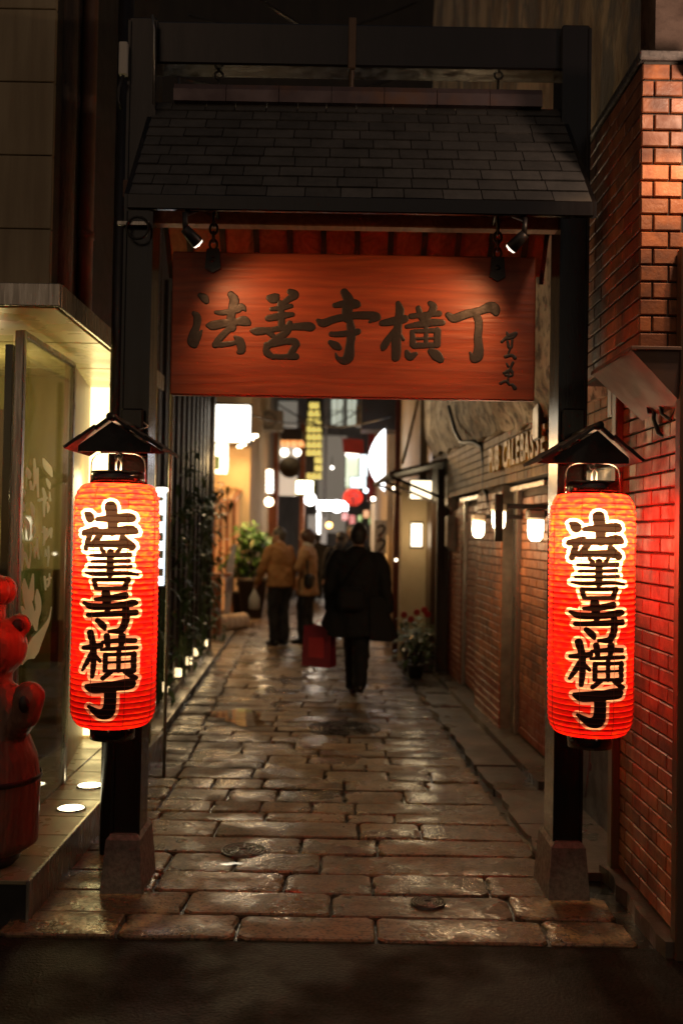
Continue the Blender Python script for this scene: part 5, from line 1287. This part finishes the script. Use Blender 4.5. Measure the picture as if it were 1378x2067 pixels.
# shoulder bag on his back
sb = thing('shoulder_bag', 'dark shoulder bag slung across the back of the black coat', 'bag', cp(-.08,-.2,.85))
b = B(); b.cbox((-.20,-.30,.86),(.06,-.175,1.08), .04, mwm); b.build('bag_body', MT['cloth_black'], sb)
b = B(); b.tube([cp(-.16,-.21,1.06),cp(-.05,-.19,1.25),cp(.06,-.15,1.39),cp(.10,-.05,1.445)], .016, 8); b.build('strap', MT['cloth_black'], sb, True)
# red paper carrier in his left hand
hl = hm[0]
rb = thing('paper_carrier_bag', 'crimson paper carrier bag held low by the person in black', 'bag', hl-Vector((0,0,.5)))
w, h_, dd = .155, .40, .075; bc = Vector((hl.x-.075, hl.y-.02, hl.z-.08))
br3 = Matrix.Rotation(R(-24), 3, 'Z')
b = B()
b.add([bc+br3 @ Vector(q) for q in ((-w,-dd,-h_),(w,-dd,-h_),(w,dd,-h_),(-w,dd,-h_),(-w*.94,-dd*.8,0),(w*.94,-dd*.8,0),(w*.94,dd*.8,0),(-w*.94,dd*.8,0),(-w*.985,0,-h_),(-w*.80,0,-.0),(w*.80,0,0),(w*.985,0,-h_))],
 [(0,1,5,4),(2,3,7,6),(0,4,9,8),(8,9,7,3),(1,11,10,5),(11,2,6,10),(0,8,3,2,11,1)]); b.build('bag_body', MT['bag_red'], rb)
b = B(); b.box((-.085,-.003,-.10),(.085,0,.10), Matrix.Translation(bc) @ br3.to_4x4() @ Matrix.Translation((-.0,-dd-.002,-.21))); b.build('printed_patch', M('bag_print', (.60,.03,.04),(.5,.02,.03),scale=6,rough=.4), rb)
for yy in (-dd*.7, dd*.7):
    b = B(); b.tube([bc+Vector((-.07,yy,-.01)), bc+Vector((-.02,yy*.5,.05)), hl+Vector((0,0,-.02)), bc+Vector((.09,yy*.5,.05)), bc+Vector((.11,yy,-.01))], .005, 6); b.build('handle', MT['bag_red'], rb, True)
# older couple looking at the shop
p1 = G(563,1303); p2 = G(618,1299)
pa, mwa, ha = person('person with grey hair in a brown jacket facing the left shop', (p1.x,p1.y,0), R(40), 1.70, 'cloth_brown', .84, 'cloth_dark', 'short', 'hair_grey', .02, ((.25,.25),(.0,.15)), .96, .0, R(40), bend=.06)
pb, mwb, hb_ = person('person with short brown hair in a tan jacket with a black bag', (p2.x,p2.y,0), R(80), 1.68, 'cloth_tan', .72, 'cloth_dark', 'bob', 'hair_brown', .04, ((.35,1.2),(.15,.5)), .98, .02, R(15), collar='cloth_white')
hbag = thing('handbag', 'black handbag at the hip of the tan jacket', 'bag', mwb @ Vector((-.05,-.25,.85)))
b = B(); b.cbox((-.02,-.15,.83),(.30,-.02,1.04), .04, mwb @ Matrix.Translation((-.28,.02,0)) ); b.build('bag_body', MT['shoe'], hbag)
b = B(); b.tube([mwb @ Vector(q) for q in ((-.26,-.06,1.02),(-.2,-.04,1.2),(-.17,0,1.41),(-.1,.1,1.2),(-.02,.12,1.02))], .012, 8); b.build('strap', MT['shoe'], hbag, True)
# carrier of the older man
cbag = thing('plastic_bag', 'pale plastic carrier bag hanging from the hand of the brown jacket person', 'bag', ha[0]-Vector((0,0,.3)))
b = B(); q = ha[0]; b.loft([(q.x,q.y,q.z-.30,.05,.04),(q.x,q.y,q.z-.28,.085,.06),(q.x,q.y,q.z-.14,.08,.06),(q.x,q.y,q.z-.04,.03,.025),(q.x,q.y,q.z+.01,.015,.012)], 14); b.build('bag_body', MT['white_plastic'], cbag, True)
# silhouettes further on
f1 = A(.64,17.2); f2 = A(.90,16.0)
person('person in dark clothes far along the alley, left of the black coat', (f1.x,f1.y,0), R(10), 1.66, 'cloth_black', .6, 'cloth_dark', 'short', 'hair_black', .08, ((.1,.1),(.1,.3)), 1.1, .05)
person('person in a dark jacket facing this way behind the black coat', (f2.x-.12,f2.y,0), R(170), 1.78, 'cloth_dark', .7, 'cloth_dark', 'short', 'hair_black', .08, ((.1,.3),(.1,.3)), 1.05, .02)
f3 = A(.35,24); person('distant walker in a black jacket beside the tube light', (f3.x-.02,f3.y,0), R(0), 1.62, 'cloth_dark', .7, 'cloth_dark', 'short', 'hair_black', .08, ((.1,.3),(.1,.3)), 1.0, .0)

# ================================================================== FAR LEFT: lit restaurant, forecourt things
rest = thing('lit_restaurant', 'warmly lit plaster restaurant front with a tiled porch on the left', 'building', A(-1.6,20))
RYY = 20.0; xr = P(506,900,RYY).x
b = B(); b.box((xr-3.0,RYY,-.05),(xr,RYY+.3,7.5)); b.build('front_wall', MT['plaster'], rest)
b = B(); b.prism([(xr,RYY+.302,0),A(-.98,27.0,0),A(-2.5,27.0,0),(xr-2,RYY+.3,0)], (0,0,-.05), (0,0,7.0)); b.build('side_wall', MT['plaster'], rest)
b = B(); zc = P(480,1000,19.4).z; b.prism([(xr-1.6,18.9,zc-.12),(xr-.15,18.9,zc-.12),(xr-.15,20,zc+.12),(xr-1.6,20,zc+.12)], (0,0,-.03), (0,0,.03)); b.build('porch_roof', MT['hoodpaint'], rest)
for k in range(14):
    x = xr-1.58+k*.1
    bb = B(); bb.tube([(x,18.88,zc-.08),(x,19.98,zc+.16)], .028, 8); bb.build('roof_tile', MT['cream'], rest, True)
for k in range(10):
    x = xr-1.5+k*.13
    bb = B(); bb.box((x,19.9,.05),(x+.06,19.96,zc-.05)); bb.build('door_slat', MT['rafter'], rest)
b = B(); b.box((xr-1.55,19.965,.05),(xr-.2,19.99,zc-.05)); b.build('door', E('door_glow', (1,.42,.12), .35, (.4,.2,.1)), rest)
b = B(); zE = P(500,890,18.5).z; b.box((xr-2.4,16.8,zE),(xr+.02,20,zE+.12)); b.build('eave', MT['brownpanel'], rest)
for k in range(5):
    p = P(484+k*7.5, 897+k*4.2, 19.6-k*.55)
    bb = B(); bb.lathe([(.001,-.012),(.05,-.01),(.05,.03)], (p.x,p.y,zE-.02), 12); bb.build('downlight', E('down_%d' % k, (1,.78,.45), 18), rest, True)
lamp('porch_light', 'SPOT', (xr-.15,19.2,zE-.05), 90, (1,.54,.18), rest, .08, to=(xr-.15,20.1,1.0), size=R(130), blend=.8)
lamp('forecourt_light', 'POINT', (xr-.7,17.6,zE-.25), 230, (1,.50,.16), rest, .12)

bs = thing('white_box_sign', 'large blank glowing white box sign at the end of the timber screen', 'sign', P(466,893,13.35))
px_box(426,818,506,891,13.30,.10,E('box_white', (1,.93,.78), 4),'face',parent=bs,ch=.02); px_box(423,815,509,894,13.33,.12,MT['black'],'frame',parent=bs); px_box(420,850,430,856,13.36,.05,MT['black'],'bracket',parent=bs)
lamp('box_sign_light', 'POINT', P(470,920,12.9), 9, (1,.86,.62), bs, .25)
lamp('stucco_fill', 'SPOT', P(500,850,13.2), 170, (1,.78,.48), bs, .25, to=A(1.4,10.3,3.3), size=R(54), blend=.9)  # added spot to brighten the stucco wall; the sign has no such beam
lamp('lamp_sign_light', 'POINT', P(455,935,13.2), 22, (1,.66,.28), bs, .1)
vs_ = thing('paper_lamp_sign', 'narrow glowing lamp sign hanging below the white box sign', 'sign', P(448,955,13.6))
px_box(434,894,460,920,13.6,.08,E('ls1', (1,.85,.55), 3),'upper_panel',parent=vs_,ch=.004); px_box(443,920,460,948,13.6,.08,E('ls2', (1,.85,.55), 3),'lower_panel',parent=vs_,ch=.004); px_box(434,948,458,956,13.6,.08,E('ls3', (1,.8,.5), 3),'foot_panel',parent=vs_,ch=.004); px_box(434,921,442,947,13.61,.05,MT['leaf'],'green_plate',parent=vs_,ch=.002)
# wooden stand, leaning board, plants, sacks
st = thing('wooden_stand', 'tall orange wooden menu stand at the end of the timber screen', 'stand', P(436,1285,15.6))
px_box(428,1165,446,1285,15.6,.2,MT['rafter'],'panel',parent=st); px_box(424,1158,466,1163,15.55,.34,MT['rafter'],'top',parent=st); px_box(424,1284,452,1292,15.55,.3,MT['timber'],'foot',parent=st)
b = B(); q = [P(452,1240,15.9),P(464,1240,15.9),P(476,1100,16.1),P(470,1098,16.1),P(458,1140,16.0)]
b.prism(q, (0,0,0), (0,.03,0)); single(b, 'leaning_board', MT['white_plastic'], 'pale tapered board leaning among the plants', 'board')
sk = random.Random(8)
for k in range(5):
    p = G(446+k*11, 1274-k*1.5); p.z = .012
    b = B(); b.loft([(p.x,p.y,.012,.09,.10),(p.x,p.y,.06,.125,.13),(p.x,p.y,.16,.12,.125),(p.x,p.y,.24,.075,.08),(p.x,p.y,.265,.02,.02)], 14)
    single(b, 'white_bundle', MT['sacks'], ['leftmost pale bundle on the forecourt ground','second pale bundle from the wooden stand','middle pale bundle on the forecourt ground','fourth pale bundle on the forecourt ground','rightmost pale bundle nearest the brown jacket person'][k], 'bundle', 'pale bundles on the forecourt', True)
def pot_plant(px, py, ytop, label, rr, mat, spread, n, size, potr=.2, poth=.35, group='potted plants by the restaurant', Y=None):
    p = G(px, py) if Y is None else Vector((P(px,py,Y).x, Y, 0)); t = thing('potted_plant', label, 'plant', (p.x,p.y,0), group)
    b = B(); b.lathe([(potr*.7,0),(potr,poth*.9),(potr*1.06,poth*.9),(potr*1.06,poth),(potr*.9,poth),(.001,poth-.03)], (p.x,p.y,0), 18); b.build('pot', MT['terracotta'], t, True)
    hz_ = ytop
    for k in range(6):
        bb = B(); a = rr.uniform(0,2*PI); bb.tube([(p.x,p.y,poth-.05),(p.x+.08*math.cos(a),p.y+.08*math.sin(a),(poth+hz_)/2),(p.x+.2*math.cos(a),p.y+.2*math.sin(a),hz_)], [.012,.01,.006], 6); bb.build('stem', MT['timber'], t, True)
    b = B()
    for k in range(24):
        leaves(b, (p.x+rr.gauss(0,spread), p.y+rr.gauss(0,spread), poth+(hz_-poth)*rr.uniform(.15,1.0)), n//24, (.08,.08,.08), size, rr, .8, .15, .22)
    b.build('foliage', mat, t, kind='stuff')
    return t, p
pr_ = random.Random(33)
pot_plant(508,1246,1.72,'leafy green plant in a tall dark pot before the restaurant',pr_,MT['leaf2'],.17,420,.2,.28,.75)
pot_plant(487,1240,1.45,'dark bushy plant left of the tall leafy pot',pr_,MT['leaf'],.15,300,.18,.22,.45)
# right flower planter
fp = thing('flower_planter', 'planter of red flowers and ferns at the foot of the cream wall', 'plant', A(1.45,11.9))
b = B(); p0 = P(846,1335,11.9); b.cbox((p0.x-.20,11.7,.0),(p0.x+.20,12.05,.26), .015); b.build('trough', MT['terracotta'], fp)
b = B()
for k in range(20): leaves(b, (p0.x+pr_.uniform(-.2,.2), 11.88+pr_.uniform(-.15,.15), .25+pr_.uniform(0,.30)), 13, (.05,.05,.05), .12, pr_, .6, .35, .2)
b.build('foliage', MT['leaf'], fp, kind='stuff')
for px, py in ((815,1241),(841,1236),(856,1231),(862,1240),(829,1250)):
    c = P(px, py, 11.62); bb = B()
    for a in range(6): bb.ball(c+Vector((.022*math.cos(a*1.05),0,.022*math.sin(a*1.05))), (.02,.014,.02), 8, 6)
    bb.build('flower', MT['flower'], fp, True)
pot_plant(838,1345,.52,'low fern pot in front of the red flower planter',pr_,MT['leaf'],.08,110,.12,.10,.16,'potted plants by the bar',11.2)

# ================================================================== FAR ALLEY
# left far buildings
fb = thing('timber_sake_house', 'brown timber fronted house with a dark porch beyond the restaurant', 'building', A(-1.2,28))
b = B(); b.prism([A(-.975,27.05,0),A(-.90,34,0),A(-3,34,0),A(-3,27.05,0)], (0,0,-.05), (0,0,8)); b.build('wall', MT['brownpanel'], fb)
for px in (533, 556, 610):
    y = 27.0 if px < 560 else 30
    p = P(px,1000,26.6); bb = B(); bb.box((p.x-.06,26.5,0),(p.x+.06,26.7,4.6)); bb.build('post', MT['rafter'], fb)
px_box(560,866,610,888,24.5,1.2,MT['timber'],'porch_roof',parent=fb); px_box(563,888.5,611,894,24.52,1.1,E('porch_glow', (1,.35,.08), 1.2),'porch_soffit',parent=fb)
px_box(513,1020,560,1300,26.9,.1,MT['rafter'],'door_panel',parent=fb)
px_box(563,895,600,1000,26.75,.1,E('sake_window', (.95,.8,.6), .55),'window',parent=fb)
px_box(561,810,600,862,26.75,.1,E('upper_window', (.8,.85,.75), .12),'window',parent=fb)
b = B(); c = P(585,943,23.8); b.ball(c, .26, 20, 14); b.tube([c+Vector((0,0,.25)), c+Vector((0,0,.7))], .01, 6)
single(b, 'cedar_ball', MT['cedar'], 'round brown cedar ball hanging under the dark porch', 'ornament', smooth=True)
def globe(px, py, Y, r, col, s, label, name='globe_lamp', grp='globe lamps deep in the alley', power=0, cap=True):
    c = P(px, py, Y); t = thing(name, label, 'lamp', c, grp)
    b = B(); b.ball(c, r, 14, 10); b.build('globe', E('g_%d_%d' % (px, py), col, s), t, True)
    if cap:
        b = B(); b.lathe([(r*.5,r*.8),(r*.55,r*1.0),(r*.2,r*1.3),(.002,r*1.32)], c, 12); b.build('cap', MT['black'], t, True)
        b = B(); b.tube([c+Vector((0,0,r*1.2)), c+Vector((0,0,r*1.2+.25))], .008, 6); b.build('stem', MT['black'], t, True)
    if power: lamp('globe_light', 'POINT', c+Vector((0,-r-.12,-.02)), power, col, t, .1)
globe(574,913,23.5,.10,(1,.88,.66),6,'wide white globe lamp left above the cedar ball')
globe(600,913,23.4,.085,(1,.88,.66),7,'white globe lamp right above the cedar ball')
globe(543,1013,19.0,.085,(1,.72,.40),9,'bright round lamp beneath the small lettered sign', power=60)
for px, py, Y, r, col, s, lab in ((626,1008,27,.16,(1,.95,.92),7,'large overexposed white globe left of the far shop lights'),(652,1020,28,.12,(1,.96,.95),7,'second overexposed white globe of the far shop lights'),(680,1022,28,.17,(1,.97,.97),7,'large overexposed white globe right of the far shop lights'),(664,1060,22,.07,(1,.45,.12),10,'small orange lamp on a thin pole far along the alley'),(670,944,25,.035,(1,.9,.75),12,'tiny white bulb beside the dark lettered sign'),
    (753,1007,17,.035,(1,.9,.7),12,'small bulb on the right wall below the oval sign'),(795,985,13.6,.02,(1,.85,.6),14,'small bulb under the plank awning edge'),(799,1130,13.4,.018,(1,.85,.6),8,'tiny low bulb beside the red-brown pipe'),(738,990,24,.05,(.7,.9,1),8,'tiny blue-white bulb right of the red round lantern')):
    globe(px, py, Y, r, col, s, lab, cap=(r < .1))
lamp_far = thing('far_shop_light', 'low strip of white shop light at the far end of the alley', 'lamp', P(690,1035,29))
px_box(640,1012,702,1030,29.2,.1,E('far_strip', (1,.96,.96), 10),'diffuser',parent=lamp_far); px_box(638,1030,704,1034,29.15,.2,MT['black'],'tray',parent=lamp_far)
lamp('far_white', 'POINT', P(660,1035,27.0), 110, (1,.80,.58), lamp_far, .3)
def boxsign(px0, py0, px1, py1, Y, col, s, name, label, frame_=True, marks=None, mcol=(.02,.02,.02), ch=.01):
    t = thing(name, label, 'sign', P((px0+px1)/2, py1, Y), 'signs deep in the alley')
    px_box(px0,py0,px1,py1,Y,.1,E('s_%d_%d' % (px0,py0), col, s),'face',parent=t,ch=ch)
    if frame_: px_box(px0-2,py0-2,px1+2,py1+2,Y+.012,.12,frame_ if not isinstance(frame_, bool) else MT['black'],'frame',parent=t)
    if marks:
        for (a, b2, c2, d2) in marks: px_box(a,b2,c2,d2,Y-.015,.014,mcol if not isinstance(mcol, tuple) else MT['black'],'character',parent=t,ch=.002)
    return t
# vertical sign with yellow characters
vsn = thing('vertical_letter_sign', 'tall dark vertical sign with rows of glowing yellow characters', 'sign', P(634,968,26))
px_box(616,800,651,968,26,.15,MT['black'],'panel',parent=vsn)
yel = E('yellow_char', (1,.78,.16), 1.0)
wds = [20,24,28,30,31,31,31,15,15,31]
for k, wd in enumerate(wds):
    yc = 818+k*15.8; x1 = 650 if wd == 15 else 634+wd/2
    nseg = 2 if k in (1,2) else 3
    for j in range(nseg):
        a = x1-wd+wd*j/nseg
        st_ = [[(a+.6,yc-2.5,1.3),(a+wd/nseg-1.2,yc-3,1.2)], [(a+.6,yc+2.2,1.3),(a+wd/nseg-1.2,yc+2.6,1.2)], [(a+wd/nseg*.45,yc-5,1.4),(a+wd/nseg*.5,yc+5,1.4)], [(a+.8,yc+5,1.1),(a+wd/nseg-1,yc+5.2,1.1)]]
        V, Fc, _ = ink_mesh(st_, .8)
        if Fc:
            bb = B(); bb.add([P(x, y_, 25.98) for x, y_, d in V], Fc); bb.build('character', yel, vsn)
# other signs
t = boxsign(536,947,552,993,18.6,(1,.95,.85),.02,'small_black_sign','small black upright sign with white glowing letters',True)
for k in range(5):
    st_ = [[(538,952+k*9,1.4),(550,952+k*9,1.4)], [(544,949+k*9,1.5),(544,956+k*9,1.5)], [(539,956+k*9,1.2),(549,957+k*9,1.2)]]
    V, Fc, _ = ink_mesh(st_, .7); bb = B(); bb.add([P(x, y_, 18.57) for x, y_, d in V], Fc); bb.build('character', E('wchar%d' % k, (1,.95,.8), 7), t)
boxsign(598,972,631,995,22,(1,.98,.85),10,'yellow_box_sign','glowing white box sign with a yellow border',E('yel_frame', (.85,.75,.02), .9))
boxsign(697,918,724,985,30,(.75,.95,.60),.7,'green_white_sign','pale green and white glowing shop sign at the far end')
px_box(697,910,727,919,29.9,.1,E('gtop', (1,.9,.75), 4),'top_lamp',parent=boxsign(699,986,724,993,29.8,(1,.4,.08),.8,'orange_strip_sign','thin orange strip sign below the pale green one'))
boxsign(726,918,741,968,26,(.80,.95,1),2.0,'blue_vertical_sign','narrow glowing blue-white vertical sign left of the oval sign')
boxsign(707,964,739,984,25.5,(.8,.96,1),2.2,'blue_flat_sign','wide glowing blue-white sign under the narrow vertical one')
b = B(); q = [P(690,884,22),P(733,888,22),P(735,918,22),P(693,914,22)]
b.prism(q, (0,0,0), (0,.03,0)); rbn = thing('red_banner', 'dark red cloth banner hanging across the alley', 'banner', P(712,918,22)); b.build('cloth', MT['redsign'], rbn)
b = B(); b.tube([P(688,884,22),P(690,820,22)], .01, 6); b.tube([P(733,888,22),P(728,830,22)], .01, 6); b.build('cords', MT['cable'], rbn)
# oval lens shaped sign
ov = thing('oval_sign', 'tall glowing white half-oval sign sticking out from the right wall', 'sign', P(765,990,15.5)); pts = []
for k in range(15):
    a = k/14; pts.append(P(775-31*math.sin(PI*a)**.8, 866+124*a, 15.5))
b = B(); b.prism([P(777,866,15.5)]+pts+[P(777,990,15.5)], (0,0,0), (0,.18,0)); b.build('face', E('oval_w', (.96,.97,1), 4), ov)
px_box(777,858,781,1000,15.5,.2,MT['black'],'mount',parent=ov); px_box(748,926,774,944,15.485,.012,E('oval_blue', (.5,.55,1), 1.6),'blue_band',parent=ov,ch=.002)
lamp('oval_light', 'POINT', P(752,930,15.0), 8, (.95,.95,1), ov, .15)
# red round lantern
rl = thing('round_red_lantern', 'round red glowing lantern with a dark character deep in the alley', 'lantern', P(712,1023,20)); c = P(712,1004,20)
b = B(); b.ball(c, (.20,.20,.175), 18, 14); b.build('paper_body', E('red_l', (1,.05,.03), 1.1, (.6,.05,.03)), rl, True)
b = B(); b.lathe([(.09,.16),(.09,.19),(.001,.191)], c, 14); b.build('top_ring', MT['lacquer'], rl, True)
b = B(); b.lathe([(.001,-.191),(.09,-.19),(.09,-.16)], c, 14); b.build('bottom_ring', MT['lacquer'], rl, True)
V, Fc, _ = ink_mesh([[(701,1003,1.2),(712,994,1.4),(724,1003,1.2)], [(705,1004,1.1),(720,1004,1.1)], [(703,1010,1.1),(722,1010,1.1)], [(712,1003,1.2),(712,1016,1.2)], [(701,1016,1.2),(724,1016,1.2)]], .7)
b = B(); b.add([P(x, y_, 19.78) for x, y_, d in V], Fc); b.build('character', MT['lacquer'], rl)
# thin light tube
b = B(); b.tube([P(643,1090,26),P(643,1035,26)], [.03,.045], 8); single(b, 'tube_light', E('tube_far', (1,.95,.85), 8), 'thin upright white tube light far along the alley', 'lamp')
# curly sign on the right
cs = thing('curly_letter_sign', 'beige hanging sign with dark curly brushed letters', 'sign', P(768,1120,16.2))
px_box(755,1050,781,1118,16.2,.05,MT['cream'],'panel',parent=cs,ch=.004)
for st_ in ([[(762,1065,1.6),(770,1060,2),(776,1066,2),(772,1075,2),(765,1080,2),(768,1085,1.6)]], [[(760,1092,1.6),(770,1089,2),(777,1094,2),(772,1104,2),(764,1112,1.6)]]):
    V, Fc, _ = ink_mesh(st_, .8); bb = B(); bb.add([P(x, y_, 16.185) for x, y_, d in V], Fc); bb.build('character', MT['lacquer'], cs)
px_box(757,1080,782,1130,16.6,.1,E('warm_slot', (1,.5,.14), .8),'lit_slot',parent=cs)
# right far buildings
rf = thing('right_far_building', 'plain beige building on the right beyond the bar entrance', 'building', A(1.6,18))
xa = P(781,1000,16.9).x
b = B(); b.prism([(xa,16.9,0),(xa+3,16.9,0),A(4,30,0),A(1.98,30,0)], (0,0,-.05), (0,0,8)); b.build('wall', MT['plaster'], rf)
b = B(); b.prism([A(1.5,13.06,0),A(3.4,13.06,0),A(3.4,16.8,0),A(1.5,16.8,0)], (0,0,-.05), (0,0,7.5)); b.build('side_wall', MT['plaster'], rf)
p = P(801,1000,13.5); b = B(); b.tube([(p.x,13.5,0),(p.x,13.5,3.6)], .04, 10); b.build('red_pipe', MT['redpipe'], rf, True)
p = P(770,830,16.7); b = B(); b.box((p.x-.35,16.0,3.3),(p.x+.6,16.7,3.9)); b.build('dark_box', MT['black'], rf)
b = B(); b.box((P(745,830,24).x,24,2.4),(P(765,830,24).x,24.4,7)); b.build('sign_column', MT['redsign'], rf)
# far end block
fe = thing('far_end_building', 'dark building closing the far end of the alley with lit upper windows', 'building', (-1.5,36,0))
b = B(); b.box((-9,36,-.05),(9,37,16)); b.build('wall', MT['greyplaster'], fe)
px_box(652,700,663,1045,31,.3,MT['greyplaster'],'column',parent=fe)
for (x0, x1) in ((669,692),(701,719)):
    for (y0_, y1_) in ((806,828),(831,858)):
        w_ = px_box(x0,y0_,x1,y1_,35.95,.03,E('fw_%d_%d' % (x0,y0_), (.85,.9,.70), .55),'window',parent=fe,ch=.002)
        px_box((x0+x1)/2-1,y0_,(x0+x1)/2+1,y1_,35.93,.02,MT['black'],'glazing_bar',parent=fe,ch=.002)
px_box(640,880,700,1075,35.9,.05,E('far_shop', (1,.82,.6), .12),'shop_window',parent=fe)
px_box(620,1040,660,1110,33,.05,E('shutter_glow', (1,.85,.7), .15),'glowing_shutter',parent=fe)  # shutter is no lamp: its brightness is put in as a faint glow
for k, (x0,y0_,x1,y1_,c_) in enumerate(((690,1022,702,1050,(1,.1,.12)),(733,1030,745,1045,(1,.35,.05)),(722,1040,730,1052,(.3,.6,.1)),(744,1045,752,1058,(.2,.5,.1)),(705,1040,716,1058,(1,.2,.2)))):
    px_box(x0,y0_,x1,y1_,30.5+k*.2,.05,E('bit_%d' % k, c_, .7),'shop_sign',parent=fe)
# dark mass high above on the left of the gate
dm = thing('dark_upper_block', 'unlit tall dark block above the far alley', 'building', (-3,22,0))
b = B(); b.prism([A(-8,27.1,7.1),A(5,27.1,7.1),A(5,29,7.1),A(-8,29,7.1)], (0,0,-1.5), (0,0,17)); b.build('wall', MT['darkwall'], dm)
for k in range(6):
    bb = B(); p = A(-1.1+k*.35,27.08,5.7); bb.tube([p, p+Vector((0,0,6))], .02, 6); bb.build('conduit', MT['black'], dm, True)
# overhead cables
for k, (a, c_) in enumerate(((P(380,30,9),P(840,5,10)),(P(520,-5,8),P(880,80,10)),(P(340,150,9.5),P(860,140,11)))):
    pts = [a.lerp(c_, i/10)-Vector((0,0,.25*math.sin(PI*i/10))) for i in range(11)]
    b = B(); b.tube(pts, .012, 6); single(b, 'overhead_cable', MT['cable'], ['highest overhead cable crossing above the gate','middle overhead cable sloping above the gate','lowest overhead cable seen between gate beam and ridge'][k], 'cable', 'overhead cables', True)
b = B(); b.tube([P(812,935,12),P(826,880,12.5),P(838,830,13),P(846,790,13)], .02, 6)
single(b, 'slanting_wire', MT['cream'], 'pale cable slanting up beside the stucco corner', 'cable', smooth=True)

# clutter high in the alley: air conditioners, gutters, sagging wires
for k, (px, py, Y, lab) in enumerate(((548,850,24,'grey air conditioner on the timber house wall'),(742,840,23,'dark air conditioner high on the right far wall'))):
    c = P(px, py, Y); t = thing('air_conditioner', lab, 'air conditioner', c, 'air conditioners in the far alley')
    b = B(); b.cbox((c.x-.28,c.y-.15,c.z-.25),(c.x+.28,c.y+.15,c.z+.25), .02); b.build('case', MT['grey_box'], t)
    b = B(); ring(b, (c.x-.06,c.y-.155,c.z), .17, .012, 'y', 20, 6); b.build('fan_guard', MT['black'], t, True)
    b = B(); b.tube([(c.x+.2,c.y-.1,c.z-.25),(c.x+.22,c.y-.1,c.z-1.0)], .03, 8); b.build('hose', MT['white_plastic'], t, True)
for k, (a, c_, lab) in enumerate(((P(560,815,20),P(790,840,15),'sagging wire across the far alley above the red banner'),(P(600,850,24),P(745,812,20),'sagging wire near the tall lettered sign'),(P(430,810,13.3),P(690,830,24),'long wire running from the white box sign into the distance'))):
    b = B(); b.tube([a.lerp(c_, i/10)-Vector((0,0,.3*math.sin(PI*i/10))) for i in range(11)], .014, 6)
    single(b, 'sagging_wire', MT['cable'], lab, 'cable', 'wires across the far alley', True)
# ================================================================== standing water on the paving
MT['water'] = glass('puddle_water', (.62,.58,.52), .015)
wr = random.Random(17)
def puddle(px, py, rx, ry, label_kind=0):
    c = G(px, py, .0075); n = 26; b = B(); pts = []
    ph = [wr.uniform(0, 6.28) for _ in range(4)]
    for k in range(n):
        a = 2*PI*k/n; f = 1+.28*math.sin(2*a+ph[0])+.2*math.sin(3*a+ph[1])+.13*math.sin(5*a+ph[2])+.08*math.sin(9*a+ph[3])
        pts.append((c.x+rx*f*math.cos(a), c.y+ry*f*math.sin(a), .0075))
    b.add(pts, [tuple(range(n))]); b.build('puddle', MT['water'], None, kind='structure')
for q in ((482,1446,.24,.34),(845,1622,.03,.03),(470,1743,.05,.02)): puddle(*q)
